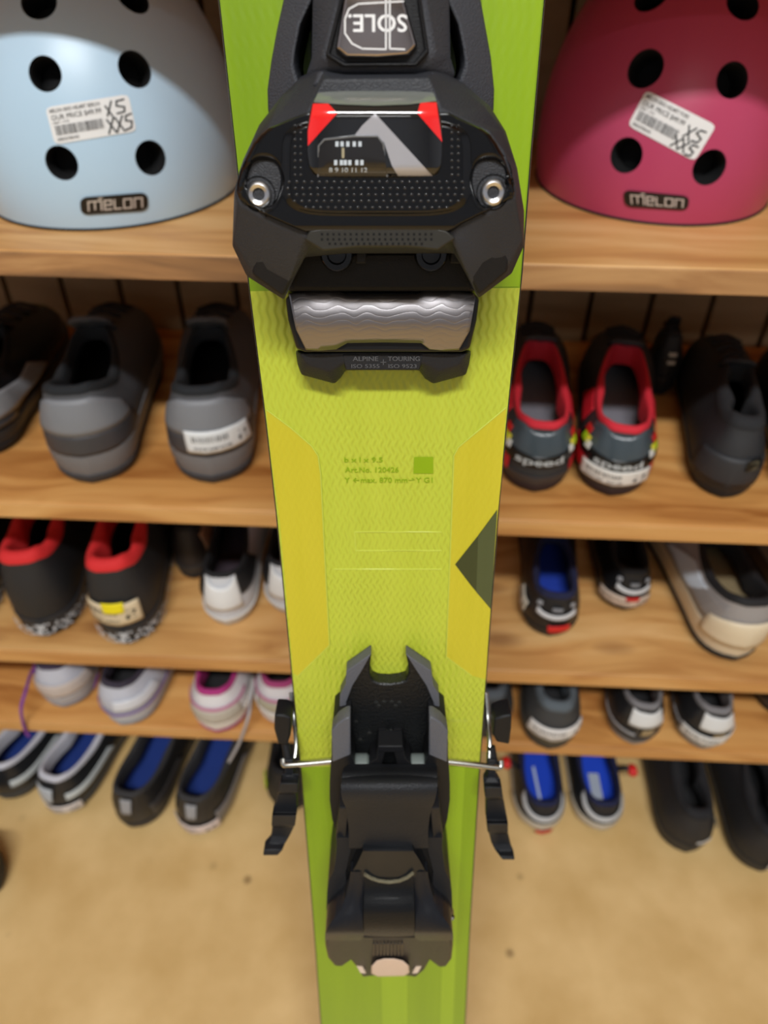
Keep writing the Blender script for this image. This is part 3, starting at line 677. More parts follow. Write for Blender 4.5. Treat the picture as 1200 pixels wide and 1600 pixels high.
brake_arm([(429, 1117), (444, 1118), (455, 1122), (454, 1150), (449, 1165), (434, 1162), (428, 1140)],
          [(1188, .012, 446, 458), (1212, .012, 445, 458), (1218, .014, 440, 464), (1224, .018, 438, 466), (1238, .018, 434, 465), (1241, .012, 434, 463), (1270, .012, 426, 464), (1274, .017, 425, 463), (1290, .016, 424, 461), (1293, .011, 425, 459), (1306, .011, 424, 453), (1318, .013, 421, 446), (1328, .017, 412, 442), (1337, .018, 411, 434)])
brake_arm([(800, 1117), (787, 1119), (772, 1124), (770, 1148), (776, 1160), (796, 1164), (799, 1140)],
          [(1188, .012, 762, 774), (1215, .012, 762, 775), (1224, .014, 756, 781), (1230, .018, 757, 784), (1246, .018, 758, 786), (1250, .012, 760, 787), (1282, .012, 760, 793), (1287, .017, 761, 794), (1300, .016, 762, 794), (1303, .011, 764, 794), (1318, .011, 768, 797), (1330, .013, 774, 800), (1338, .017, 780, 803), (1344, .018, 785, 805)])
for (x, y) in ((450, 1178), (771, 1182)):
    tube('arm_pin', [K(x-4, y-16, .006), K(x+1, y+12, .010)], .0022, BLK, heel, 8)

# ================================================================== HELMETS
def helmet(name_label, cx, cy, zs, a, b, h, rz, color, holes, tagq, logoq, hand, textline, tilt):
    root = empty('bike_helmet', (cx, cy, zs), 0, name_label, 'helmet', 'bike helmets on the upper shelf')
    col = mat('helmet_'+name_label.split()[0], color, .36, bump=.06, bscale=700, var=.02)
    blk = mat('helmet_black', (16, 16, 17), .7, bump=.6, bscale=500)
    ca, sa = math.cos(rz), math.sin(rz)
    cz = .030
    def surf(phi, t, off=0.0):
        # t 0 rim .. 1 crown
        A, B, Hh = a-off, b-off, h-cz-off
        lat = (-.26+(.26+PI/2)*t)
        e = .92
        c = math.cos(lat); c = abs(c)**e; s = math.sin(lat)
        x = A*c*math.copysign(abs(math.cos(phi))**.96, math.cos(phi)); y = B*c*math.copysign(abs(math.sin(phi))**.96, math.sin(phi)); z = cz+(Hh*s if s > 0 else Hh*.9*s)
        z += tilt*math.sin(phi)*0
        return Vector((x*ca-y*sa, x*sa+y*ca, z))
    def grid(off, nphi=96, nt=36):
        vs, fs = [], []
        for i in range(nt):
            for j in range(nphi): vs.append(surf(2*PI*j/nphi, i/nt, off))
        vs.append(surf(0, 1, off)); top = len(vs)-1
        for i in range(nt-1):
            for j in range(nphi): fs.append((i*nphi+j, i*nphi+(j+1) % nphi, (i+1)*nphi+(j+1) % nphi, (i+1)*nphi+j))
        for j in range(nphi): fs.append(((nt-1)*nphi+j, (nt-1)*nphi+(j+1) % nphi, top))
        return vs, fs
    def lowest(): return min(surf(2*PI*j/48, 0).z for j in range(48))
    dz = -lowest()+.001
    off_w = Vector((cx, cy, zs+dz))
    # analytic ray hit (iterative march on the implicit shape)
    def inside(p):
        q = p-off_w; x = q.x*ca+q.y*sa; y = -q.x*sa+q.y*ca; z = q.z-cz
        Hh = h-cz
        s = z/(Hh if z > 0 else Hh*.9)
        if abs(s) >= 1: return 1.0
        c = math.sqrt(1-s*s)**.92
        return (abs(x/a)**(2/.96)+abs(y/b)**(2/.96))**(.48)/max(c, 1e-6)-1
    def hit(px, py, lift=0.0):
        d = ray(px, py).normalized(); t = .25; st = .004; p = EYE+d*t
        while t < 1.3:
            if inside(EYE+d*t) < 0: break
            t += st
        lo, hi = t-st, t
        for _ in range(30):
            m_ = (lo+hi)/2
            if inside(EYE+d*m_) < 0: hi = m_
            else: lo = m_
        p = EYE+d*hi; e = 1e-4
        def g(P):
            q = P-off_w; x = q.x*ca+q.y*sa; y = -q.x*sa+q.y*ca; z = q.z-cz; Hh = (h-cz)*(1 if z > 0 else .9)
            return (x/a)**2+(y/b)**2+(z/Hh)**2
        n = Vector((g(p+Vector((e, 0, 0)))-g(p), g(p+Vector((0, e, 0)))-g(p), g(p+Vector((0, 0, e)))-g(p))).normalized()
        return p+n*lift, n
    base = Vector((cx, cy, zs))
    def shell_obj(nm, off, thick, m, cuts, rk):
        vs, fs = grid(off)
        vs = [v+Vector((0, 0, dz)) for v in vs]
        vi, fi = grid(off+thick); n = len(vs); vi = [v+Vector((0, 0, dz)) for v in vi]
        allv = vs+vi; allf = fs+[tuple(i+n for i in reversed(f)) for f in fs]
        for j in range(96): allf.append((j, (j+1) % 96, (j+1) % 96+n, j+n))
        o = mk(nm, allv, allf, m, None, smooth=True, angle=50)
        o.data.materials.append(blk)
        cv, cf = [], []
        for (p, nrm, r) in cuts:
            q = p-base; u = nrm.orthogonal().normalized(); w = nrm.cross(u); k0 = len(cv); N = 32
            for dd in (-.045, .02):
                for k in range(N): cv.append(q+nrm*dd+(u*math.cos(2*PI*k/N)+w*math.sin(2*PI*k/N))*r*rk)
            for k in range(N): cf.append((k0+k, k0+(k+1) % N, k0+N+(k+1) % N, k0+N+k))
            cf.append(tuple(k0+k for k in range(N))); cf.append(tuple(k0+N+k for k in range(N)))
        c = mk('cutter', cv, cf, blk)
        md = o.modifiers.new('b', 'BOOLEAN'); md.operation = 'DIFFERENCE'; md.object = c; md.solver = 'EXACT'
        bpy.context.view_layer.update()
        me = bpy.data.meshes.new_from_object(o.evaluated_get(bpy.context.evaluated_depsgraph_get()))
        o.modifiers.clear(); o.data = me
        bpy.data.objects.remove(c)
        me.set_sharp_from_angle(angle=math.radians(35))
        o.parent = root; return o
    cuts = []
    for (px, py, r) in holes:
        p, n = hit(px, py); cuts.append((p, n, r))
    shell_obj('shell', 0, .0022, col, cuts, 1.0)
    shell_obj('foam_liner', .0026, .016, blk, cuts, .96)
    # dark inner lining behind the vents
    vs, fs = grid(.0195, 48, 18); mk('inner_pad', [v+Vector((0, 0, dz)) for v in vs], fs, mat('pad_dark', (10, 10, 11), .95), root, smooth=True)
    def bil(Q, u, v):
        (x0, y0), (x1, y1), (x2, y2), (x3, y3) = Q
        return (x0*(1-u)*(1-v)+x1*u*(1-v)+x2*u*v+x3*(1-u)*v, y0*(1-u)*(1-v)+y1*u*(1-v)+y2*u*v+y3*(1-u)*v)
    def onq(Q, lift):
        return lambda u, v: hit(*bil(Q, u, v), lift)[0]-base
    # price tag (rounded)
    def rrect(Q, lift, r, nm, m, par, ar=2.2, nx=14, ny=8):
        vs, fs = [], []
        for j in range(ny+1):
            for i in range(nx+1):
                u, v = i/nx, j/ny
                dx = max(0, r/ar-min(u, 1-u)); dy = max(0, r-min(v, 1-v))
                if dx > 0 and dy > 0:
                    L = math.hypot(dx*ar, dy)
                    if L > r: k = 1-r/L; u += (dx*k)*(1 if u < .5 else -1); v += dy*k*(1 if v < .5 else -1)
                vs.append(onq(Q, lift)(u, v))
        for j in range(ny):
            for i in range(nx): q = j*(nx+1)+i; fs.append((q, q+1, q+nx+2, q+nx+1))
        return mk(nm, vs, fs, m, par, smooth=True, angle=80)
    T = rrect(tagq, .0005, .12, 'price_tag', mat('tag_paper', (232, 232, 230), .6, var=.02), root)
    T['label'] = 'white price tag, hand-marked XS and XXS'
    fn0 = onq(tagq, .0008); fn = lambda x, y: fn0(x, 1-y)
    acc = ([], [])
    text_into(acc, textline, .04, .83, .60, .095, fn)
    text_into(acc, 'OUR PRICE $49.99', .04, .63, .60, .13, fn)
    text_into(acc, '1587 / 774', .04, .53, .20, .05, fn)
    text_into(acc, '580278545', .05, .08, .26, .07, fn)
    mk('tag_print', acc[0], acc[1], mat('tag_ink_grey', (96, 94, 92), .7), T)
    acc = ([], []); x = .055; rnd = random.Random(7)
    while x < .63:
        w_ = rnd.choice((.004, .007, .010)); quad_into(acc, x, .22, x+w_, .48, fn); x += w_+rnd.choice((.004, .006, .009))
    mk('barcode', acc[0], acc[1], mat('tag_ink_dark', (78, 76, 76), .7), T)
    acc = ([], [])
    for pts in hand: stroke_into(acc, [(x_*2.15, y_) for x_, y_ in pts], .045, lambda x_, y_: fn(x_/2.15, y_))
    mk('handwriting', acc[0], acc[1], mat('marker_black', (18, 18, 20), .6), T)
    # badge
    Bg = rrect(logoq, .0010, .35, 'badge', mat('badge_black', (14, 14, 14), .3), root, ar=3.2, nx=20, ny=8)
    fb0 = onq(logoq, .0016); fb = lambda x, y: fb0(x/3.7, 1-y)
    acc = ([], [])
    LT = {'m': [[(0, 0), (0, 1), (.5, 1), (.5, .1)], [(.5, 1), (1, 1), (1, 0)]], 'e': [[(1, 0), (0, 0), (0, 1), (1, 1), (1, .5), (0, .5)]], 'l': [[(0, 1), (0, 0), (1, 0)]], 'o': [[(0, 0), (0, 1), (1, 1), (1, 0), (0, 0)]], 'n': [[(0, 0), (0, 1), (1, 1), (1, 0)]]}
    x = .12
    for ch, w_ in (('m', .19), ('e', .10), ('l', .09), ('o', .11), ('n', .11)):
        for pl_ in LT[ch]: stroke_into(acc, [((x+p[0]*w_)*3.7, .24+p[1]*.50) for p in pl_], .09, fb)
        x += w_+.047
    stroke_into(acc, [(1.02, .88), (1.20, .90)], .08, fb)
    mk('badge_letters', acc[0], acc[1], mat('badge_silver', (206, 202, 198), .3, .4), Bg)
    # black edge trim along the rim
    pts = [surf(2*PI*j/72, 0, -.0002)+Vector((0, 0, dz)) for j in range(73)]
    tube('rim_trim', pts, .0010, blk, root, 6)
    return root
H_L = [[(.70, .78), (.76, .46+.02)], [(.78, .88), (.70, .52)], [(.93, .88), (.84, .86), (.83, .74), (.92, .68), (.91, .56), (.82, .54)],
       [(.68, .42), (.76, .06)], [(.76, .44), (.67, .06)], [(.78, .44), (.86, .06)], [(.87, .46), (.77, .06)], [(.98, .48), (.91, .44), (.90, .32), (.97, .28), (.95, .12), (.88, .08)]]
hl = helmet('pale blue bike helmet on the upper shelf left of the ski, tagged XS XXS', -.247, .638, tops[0], .101, .122, .168, 0.0, (184, 212, 232),
       [(70, 115, .0105), (211, 108, .0112), (96, 255, .0108), (236, 247, .0112), (60, 2, .0115), (207, -6, .0115)],
       [(71, 168), (200, 147), (213, 205), (86, 226)], [(125, 308), (230, 300), (231, 328), (127, 335)], H_L, 'MELON BIKE HELMET BERLIN', 0)
H_R = [[(.70, .70), (.79, .36)], [(.80, .72), (.70, .40)], [(.93, .74), (.86, .72), (.83, .62), (.92, .54), (.90, .42), (.82, .40)],
       [(.62, .34), (.72, .06)], [(.72, .36), (.62, .06)], [(.73, .34), (.81, .06)], [(.82, .34), (.72, .06)], [(.94, .34), (.87, .33), (.85, .22), (.92, .18), (.91, .06), (.84, .04)]]
hr = helmet('raspberry pink bike helmet on the upper shelf right of the ski, tagged XS XXS', .200, .680, tops[0], .098, .122, .168, -.08, (184, 66, 100),
       [(1008, 107, .0122), (1145, 125, .0112), (978, 243, .0118), (1109, 262, .0118), (1018, -8, .0118), (1162, 4, .0118)],
       [(1010, 141), (1119, 196), (1085, 252), (981, 196)], [(974, 296), (1077, 306), (1074, 328), (977, 322)], H_R, 'MELON BIKE HELMET PURE', 0)

# ================================================================== SHOES
def shoe(lab, px, py, shelf, rz, L=.25, w=.074, wh=.062, hh=.085, ha=.062, hf=.078, up=(40, 40, 42), lin_=(18, 18, 20), ins=(30, 30, 32), mid=(60, 60, 62), out=(30, 30, 32),
         r1=.50, pad=.004, rimc=None, zs=.022, rough=.6, group=None, extras=(), laces=(24, 24, 26), laceon=True, lift=0.0, ow=.40, ztop=None, kind='shoe', nm='shoe', tip=0.0):
    z0 = 0 if shelf is None else tops[shelf]
    p = at_z(px, py, z0)
    d = Vector((p.x, p.y, 0))
    grp = {0: 'shoes on the upper shelf', 1: 'shoes on the second shelf', 2: 'shoes on the third shelf', 3: 'shoes on the bottom shelf', None: 'shoes on the floor under the shelves'}[shelf]
    root = empty(nm, (p.x, p.y, z0+.0006), rz, lab, 'shoe', grp)
    NPH, NT = 48, 12
    wb = w/2; wr = wh/w
    prof = [(0, 0), (.01, .30*wr), (.03, .56*wr), (.06, .78*wr), (.10, .92*wr), (.16, 1.0*wr), (.26, .98*wr), (.40, .90), (.55, .92), (.70, 1.0), (.80, .97), (.88, .84), (.94, .64), (.975, .42), (.993, .2), (1, 0)]
    def F(phi, inset=0.0, extra=0.0):
        c = (1-math.cos(phi))/2; y = L*c
        x = math.copysign(interp(c, prof)*wb, math.sin(phi)) if abs(math.sin(phi)) > 1e-6 else 0
        v = Vector((x, y)); ctr = Vector((0, L*min(max(c, .16), .8)))
        dd = (v-ctr); l = dd.length
        if l > 1e-6: v = ctr+dd*((l-inset+extra)/l)
        return v
    def Rm(phi, inset=0.0):
        c = (1-math.cos(phi))/2; y = L*(.035+(r1-.035)*c); hw_ = wh*ow*(abs(math.sin(phi))**.6)*(1-.25*c)
        v = Vector((math.copysign(hw_, math.sin(phi)), y)); ctr = Vector((0, L*(.035+(r1-.035)*.45)))
        dd = v-ctr; l = dd.length; return ctr+dd*((l-inset)/l)
    def Hr(phi):
        c = (1-math.cos(phi))/2
        return interp(c, [(0, hh), (.03, hh*1.01), (.12, hh*.95), (.42, ha), (.7, ha*1.05), (1, hf)])
    def P(phi, t, off=0.0):
        c = (1-math.cos(phi))/2
        k = 1+.9*ss(.35, 1, c); k2 = 1+.8*ss(.4, 1, c)
        f_ = F(phi); r_ = Rm(phi); tp = max(t, 0.0); q = f_.lerp(r_, tp**k)
        ctr = Vector((0, L*min(max(c, .16), .75))); dd = (q-ctr)
        bul = .0035*math.sin(PI*min(1, tp*1.05))*(1-ss(.5, .9, c))
        if dd.length > 1e-6: q = q+dd.normalized()*(bul+off*(1-.7*ss(.6, 1, c)*tp))
        z = zs+(Hr(phi)-zs)*(tp**(1/k2))+(min(t, 0.0)*zs*1.6)
        return Vector((q.x, q.y, z+off*ss(.5, 1, c)+(off*.0)))
    um = mat('upper_'+'_'.join(map(str, up))+('g' if rough < .4 else ''), up, rough, bump=.4, bscale=600)
    vs, fs = [], []
    for i in range(NT+1):
        for j in range(NPH): vs.append(P(2*PI*j/NPH, i/NT))
    for i in range(NT):
        for j in range(NPH): a = i*NPH+j; b = i*NPH+(j+1) % NPH; fs.append((a, b, b+NPH, a+NPH))
    mk('upper', vs, fs, um, root, smooth=True, angle=80)
    lm = mat('lining_'+'_'.join(map(str, lin_)), lin_, .85, bump=.5, bscale=800)
    cm = lm if rimc is None else mat('collar_'+'_'.join(map(str, rimc)), rimc, .8, bump=.3, bscale=700)
    # collar: padded rim
    loops = []
    for a in range(7):
        th = PI*a/6-.35
        loops.append([(lambda q, z: Vector((q.x, q.y, z)))(Rm(2*PI*j/NPH, pad*(1-math.cos(th))*1.0-.0006), Hr(2*PI*j/NPH)+pad*1.1*math.sin(th)) for j in range(NPH)])
    dd = .010 if rimc is None else .018
    loops.append([(lambda q, z: Vector((q.x, q.y, z)))(Rm(2*PI*j/NPH, pad*2.0), Hr(2*PI*j/NPH)-dd) for j in range(NPH)])
    loft('collar', loops, cm, root, cap0=False, cap1=False, smooth=True, angle=80)
    zi = zs+.006
    loops = []
    for i in range(7):
        t = i/6
        loops.append([(lambda q, z: Vector((q.x, q.y, z)))(Rm(2*PI*j/NPH, pad*2.0+.001).lerp(F(2*PI*j/NPH, .006), t), (Hr(2*PI*j/NPH)-dd)*(1-t)+zi*t) for j in range(NPH)])
    loft('lining', loops, lm, root, cap0=False, cap1=False, smooth=True, angle=80)
    mk('insole', [(F(2*PI*j/NPH, .0062).x, F(2*PI*j/NPH, .0062).y, zi+.001) for j in range(NPH)], [tuple(range(NPH))], mat('insole_'+'_'.join(map(str, ins)), ins, .8), root)
    # soles
    def sole(nm_, za, zb, m_, e0, e1, bulge):
        lp_ = []
        for t in (0, .15, .5, .85, 1):
            ex = e0+(e1-e0)*t+bulge*math.sin(PI*t); z = za+(zb-za)*t
            lp_.append([(lambda q, ph: Vector((q.x, q.y, z+(.006*ss(.8, 1, (1-math.cos(ph))/2)) if z > .001 else z)))(F(2*PI*j/NPH, 0, ex), 2*PI*j/NPH) for j in range(NPH)])
        return loft(nm_, lp_, m_, root, smooth=True, angle=60)
    sole('midsole', .006, zs+.003, mat('mid_'+'_'.join(map(str, mid)), mid, .55, bump=.2, bscale=500), -.0040, .0016, .0016)
    sole('outsole', 0.0, .0105, mat('out_'+'_'.join(map(str, out)), out, .8, bump=.6, bscale=300), -.0062, -.0008, .0012)
    # tongue and laces
    tg = []
    for i in range(7):
        t = i/6; y = L*(r1+.05-.13*t); z = hf*(.90+.30*t); hw_ = wh*.27
        tg.append([Vector((hw_*math.sin(a), y+.006*abs(math.sin(a)), z-.010*(1-math.cos(a)))) for a in [-1.2+2.4*j/8 for j in range(9)]])
    vs = [q for l_ in tg for q in l_]; fs = [(i*9+j, i*9+j+1, i*9+j+10, i*9+j+9) for i in range(6) for j in range(8)]
    tm = mk('tongue', vs, fs, um, root, smooth=True, angle=80); md = tm.modifiers.new('s', 'SOLIDIFY'); md.thickness = .004
    if laceon:
        lcm = mat('lace_'+'_'.join(map(str, laces)), laces, .8)
        for i in range(4):
            t = .93-.11*i
            a = P(PI-.42, t, .002); b = P(PI+.42, t, .002); c_ = (a+b)/2+Vector((0, 0, .006))
            tube('lace', catmull([a, c_, b], 5), .0018, lcm, root, 6)
    def patch(nm_, t0, t1, pr, m_, off=.0012, shape=None, n=18, k=6, c=0.0, par=None):
        vs, fs = [], []
        for i in range(k+1):
            for j in range(n+1):
                s_ = -1+2*j/n; ph = c+pr*s_
                a0 = t0(s_) if callable(t0) else t0; a1 = t1(s_) if callable(t1) else t1
                vs.append(P(ph, a0+(a1-a0)*i/k, off))
        for i in range(k):
            for j in range(n): q = i*(n+1)+j; fs.append((q, q+1, q+n+2, q+n+1))
        o = mk(nm_, vs, fs, m_, par or root, smooth=True, angle=80)
        md = o.modifiers.new('s', 'SOLIDIFY'); md.thickness = .0009; md.offset = 1 if False else -1
        return o
    # stickers etc
    for ex in extras:
        kd = ex[0]
        if kd == 'patch':
            _, nm_, t0, t1, pr, c_, colr, *rest = ex
            off = rest[0] if rest else .0014
            rg = rest[1] if len(rest) > 1 else .55
            patch(nm_, t0, t1, pr, mat('patch_'+'_'.join(map(str, colr))+('g' if rg < .4 else ''), colr, rg, bump=.2, bscale=500), off, c=c_)
        elif kd == 'tag':
            _, t0, t1, pr, c_, colr = ex
            tgm = patch('price_tag', t0, t1, pr, mat('tag_'+'_'.join(map(str, colr)), colr, .6, var=.03), .0030, c=c_)
            ink = mat('tag_ink_dark', (78, 76, 76), .7)
            acc = ([], [])
            f0 = lambda x, y: P(c_+pr*(-1+2*x), t0+(t1-t0)*y, .0034)
            text_into(acc, 'OUR PRICE', .10, .70, .55, .12, f0); x = .1; rnd = random.Random(3)
            while x < .6:
                quad_into(acc, x, .22, x+.015, .48, f0); x += rnd.choice((.03, .035, .045))
            mk('tag_print', acc[0], acc[1], ink, tgm)
            acc = ([], [])
            q = lambda pts: stroke_into(acc, pts, .035, f0)
            q([(.90, .72), (.78, .72), (.78, .55), (.88, .52), (.90, .38), (.78, .32)])
            mk('handwriting', acc[0], acc[1], mat('marker_black', (18, 18, 20), .6), tgm)
        elif kd == 'bars':     # text like band of raised lettering
            _, s_, t0, t1, pr, c_, colr = ex
            acc = ([], []); f0 = lambda x, y: P(c_+pr*(-1+2*x), t0+(t1-t0)*y, .0036)
            text_into(acc, s_, 0, 0, 1, 1, f0); mk('lettering', acc[0], acc[1], mat('lett_'+'_'.join(map(str, colr)), colr, .4), root)
        elif kd == 'loop':
            _, colr, h_ = ex
            tube('pull_loop', catmull([P(-.12, .9, .001), P(-.1, 1, .006)+Vector((0, 0, h_)), P(.1, 1, .006)+Vector((0, 0, h_)), P(.12, .9, .001)], 6), .002, mat('loop_'+'_'.join(map(str, colr)), colr, .6), root, 6)
        elif kd == 'blob':
            _, bx, by, bz, br, colr = ex
            q = at_z(bx, by, z0+bz)-Vector((p.x, p.y, z0)); q = Matrix.Rotation(-rz, 3, 'Z') @ q
            tube('strap_end', [q+Vector((0, -br, 0)), q+Vector((0, -br*.6, 0)), q+Vector((0, br*.6, 0)), q+Vector((0, br, 0))], [br*.4, br*.8, br*.8, br*.4], mat('strap_'+'_'.join(map(str, colr)), colr, .4), root, 10)
            e0 = P(-1.25 if q.x < 0 else 1.25, .8, .001)
            tube('strap', catmull([e0, (e0+q)/2+Vector((0, 0, .004)), q], 5), .0035, um, root, 8)
        elif kd == 'insolemark':
            _, s_, colr = ex
            acc = ([], []); f0 = lambda x, y: Vector((-.011+.022*(1-y), L*.10+x*L*.24, zi+.0016))
            stroke_into(acc, [(.1, .45), (.9, .62)], .16, f0) if s_ == 'sport' else quad_into(acc, .15, .15, .8, .8, f0)
            mk('insole_print', acc[0], acc[1], mat('insp_'+'_'.join(map(str, colr)), colr, .6), root)
    root['_p'] = 0; del root['_p']
    return root, P
WHT = (214, 214, 212)
pt = 'patch'
# ---- shelf 2 left
shoe('low black and silver shoe with clear strap, cut by the photo edge, second shelf', -34, 722, 1, 0.12, L=.25, w=.078, wh=.066, up=(24, 24, 26), mid=(40, 42, 44), rough=.25,
     extras=[(pt, 'clear_strap', .25, .65, .7, 1.0, (150, 152, 156), .003, .2), (pt, 'heel_patch', .1, .4, .5, .3, (70, 72, 76), .002, .2)])
grey_ex = lambda: [(pt, 'heel_counter', lambda s: .40, lambda s: .93-.25*abs(s)**3, 1.0, 0, (122, 124, 128), .0016, .5), (pt, 'heel_band', .06, .40, 1.05, 0, (62, 62, 66), .0012, .5)]
shoe('grey shoe with two-tone heel and no sticker, second shelf left', 143, 762, 1, 0.15, L=.262, w=0.084, wh=0.076, hh=0.09, ha=0.072, hf=.094, up=(78, 79, 82), lin_=(22, 26, 30), mid=(116, 116, 118), out=(62, 62, 64), zs=.030, ow=.42, pad=.005,
     extras=grey_ex(), laces=(18, 18, 20))
shoe('grey shoe with white size 5 sticker on its heel, second shelf beside the ski', 333, 762, 1, 0.15, L=.262, w=0.084, wh=0.076, hh=0.09, ha=0.072, hf=.094, up=(78, 79, 82), lin_=(22, 26, 30), mid=(116, 116, 118), out=(62, 62, 64), zs=.030, ow=.42, pad=.005,
     extras=grey_ex()+[('tag', .50, .14, .46, .20, (222, 224, 224))], laces=(18, 18, 20))
# ---- shelf 2 right
def sp_ex(tag):
    e = [(pt, 'heel_counter', lambda s: .52-.10*(1-s*s), lambda s: .98-.04*math.cos(s*5), .8, 0, (66, 76, 82), .0018, .25),
         (pt, 'badge_band', lambda s: .30+.12*s*s, lambda s: .52+.16*s*s, .85, 0, (16, 18, 18), .0026, .25),
         (pt, 'red_flash', .02, .34, .28, -.75, (196, 34, 44), .0018, .4), (pt, 'red_flash', .02, .38, .25, .8, (196, 34, 44), .0018, .4),
         (pt, 'red_side', .5, .95, .25, 1.35, (210, 36, 52), .0020, .5), (pt, 'red_side', .5, .95, .25, -1.35, (210, 36, 52), .0020, .5)]
    for s in (-1, 1):
        e += [(pt, 'green_stripe', .56, .72, .07, s*.70, (180, 220, 30), .0034, .4), (pt, 'yellow_stripe', .58, .72, .05, s*.62, (232, 220, 60), .0034, .4), (pt, 'white_stripe', .50, .64, .06, s*.56, (225, 225, 220), .0034, .4), (pt, 'red_stripe', .72, .86, .08, s*.74, (206, 40, 36), .0034, .4)]
    e.append(('bars', 'speed', .36, .50, .36, 0, (196, 200, 200)))
    if tag: e.append(('tag', .30, -.02, .55, 0.0, (224, 220, 212)))
    return e
shoe('red and charcoal racing shoe without price tag, half behind the ski, second shelf', 833, 776, 1, -0.09, L=.262, w=0.074, wh=0.066, hh=0.066, ha=0.062, hf=0.072, up=(48, 50, 52), lin_=(84, 80, 84), ins=(128, 126, 134), mid=(62, 56, 54), out=(50, 34, 34), rimc=(206, 36, 52), zs=.018, r1=.62, ow=.42, extras=sp_ex(0), laces=(22, 20, 20), group=None)
shoe('red and charcoal racing shoe with white price tag low on its heel, second shelf', 951, 782, 1, -0.2, L=.262, w=0.074, wh=0.066, hh=0.066, ha=0.062, hf=0.072, up=(48, 50, 52), lin_=(84, 80, 84), ins=(128, 126, 134), mid=(62, 56, 54), out=(50, 34, 34), rimc=(206, 36, 52), zs=.018, r1=.62, ow=.42, extras=sp_ex(1), laces=(22, 20, 20))
shoe('all black padded shoe with small square heel logo, second shelf right', 1127, 785, 1, -0.22, L=.255, w=0.07, wh=0.06, hh=0.07, ha=0.066, hf=0.076, up=(38, 39, 42), lin_=(30, 31, 34), ins=(20, 20, 22), mid=(30, 30, 31), out=(26, 26, 27), zs=.016, pad=.008, ow=.36, r1=.46,
     extras=[(pt, 'heel_counter', .02, .55, .7, 0, (46, 47, 50), .0014, .6), (pt, 'logo_patch', .36, .56, .14, .32, (14, 14, 12), .0026, .3), ('bars', '2', .38, .54, .09, .32, (88, 84, 66))])
shoe('black padded shoe cut by the right edge of the photo, second shelf', 1272, 800, 1, -0.22, L=.255, w=0.07, wh=0.06, hh=0.07, ha=0.066, hf=0.076, up=(34, 35, 38), lin_=(26, 27, 30), ins=(20, 20, 22), mid=(30, 30, 31), out=(26, 26, 27), zs=.016, pad=.008, ow=.36, r1=.46)
shoe('small black shoe with two metal eyelets, set back between red and black shoes, second shelf', 1027, 622, 1, -0.24, L=0.075, w=0.027, wh=0.027, hh=.070, ha=.060, hf=.066, up=(26, 26, 28), mid=(30, 30, 32), extras=[(pt, 'eyelet', .42, .50, .12, .1, (196, 190, 176), .003, .3), (pt, 'eyelet', .60, .68, .12, .1, (196, 190, 176), .003, .3)])
# ---- shelf 3 left
rb = lambda: [(pt, 'white_fleck_band', -.42, -.10, 1.3, 0, (120, 122, 126), .0042, .8)]
def fleck(P, root):
    rnd = random.Random(5); acc = ([], [])
    for _ in range(420):
        c_ = rnd.uniform(-1.2, 1.5); t = rnd.uniform(-.36, -.02); a = P(c_, t, .0046); n = rnd.uniform(.0006, .0013)
        o = len(acc[0]); dx = (P(c_+.02, t, .0046)-a).normalized()*n; dz_ = Vector((0, 0, n))
        acc[0].extend([a-dx-dz_, a+dx-dz_, a+dx+dz_, a-dx+dz_]); acc[1].append((o, o+1, o+2, o+3))
    q = mk('sole_flecks', acc[0], acc[1], mat('fleck_white', (196, 200, 206), .6), root); q['kind'] = 'stuff'
kw = dict(L=.255, w=.074, wh=.067, hh=.104, ha=.092, hf=.100, up=(34, 34, 36), lin_=(26, 16, 18), ins=(18, 16, 18), mid=(44, 46, 50), out=(26, 27, 29), rimc=(214, 40, 42), zs=.028, pad=.008, ow=.47, r1=.52)
for lab_, x, y, rz, ex in (('black high shoe with red padded collar, no sticker, third shelf left', 73, 1000, .17, []), ('black high shoe with red padded collar and yellow-dotted price sticker, third shelf', 200, 1012, .15, [('tag', .50, .12, .5, -.10, (222, 204, 170)), (pt, 'yellow_dot', .36, .54, .17, -.02, (240, 222, 20), .0040, .6)]), ('black high shoe with red collar, mostly outside the left photo edge, third shelf', -62, 990, .17, [])):
    r_, P_ = shoe(lab_, x, y, 2, rz, extras=ex, **kw); fleck(P_, r_)
wkw = dict(L=.235, w=.060, wh=.058, hh=.072, ha=.062, hf=.082, up=(206, 208, 212), lin_=(22, 22, 24), ins=(60, 48, 56), mid=(222, 220, 214), out=(196, 192, 186), zs=.014, ow=.43, pad=.003)
wex = lambda: [(pt, 'black_collar_panel', .55, 1.0, .5, .95, (20, 20, 22), .0016, .6), (pt, 'black_collar_panel', .50, 1.0, .5, -.95, (20, 20, 22), .0016, .6), (pt, 'heel_tab', .3, lambda s: .80+.22*s*s, .42, 0, (226, 226, 224), .0024, .4)]
shoe('white and silver shoe with black inside and forked heel tab, third shelf', 355, 984, 2, 0.06, extras=wex(), **wkw)
shoe('white shoe with forked heel tab half hidden behind the ski, third shelf left', 452, 966, 2, 0.06, extras=wex(), **wkw)
shoe('black shoe with tan mesh side, behind the red-collared pair, third shelf', 303, 910, 2, 0.13, L=0.12, w=0.04, wh=0.038, hh=.076, ha=.07, hf=.075, up=(40, 34, 32), lin_=(16, 15, 16), mid=(50, 46, 44), extras=[(pt, 'tan_mesh', .1, .85, .5, 1.2, (180, 138, 108), .0022, .7)])
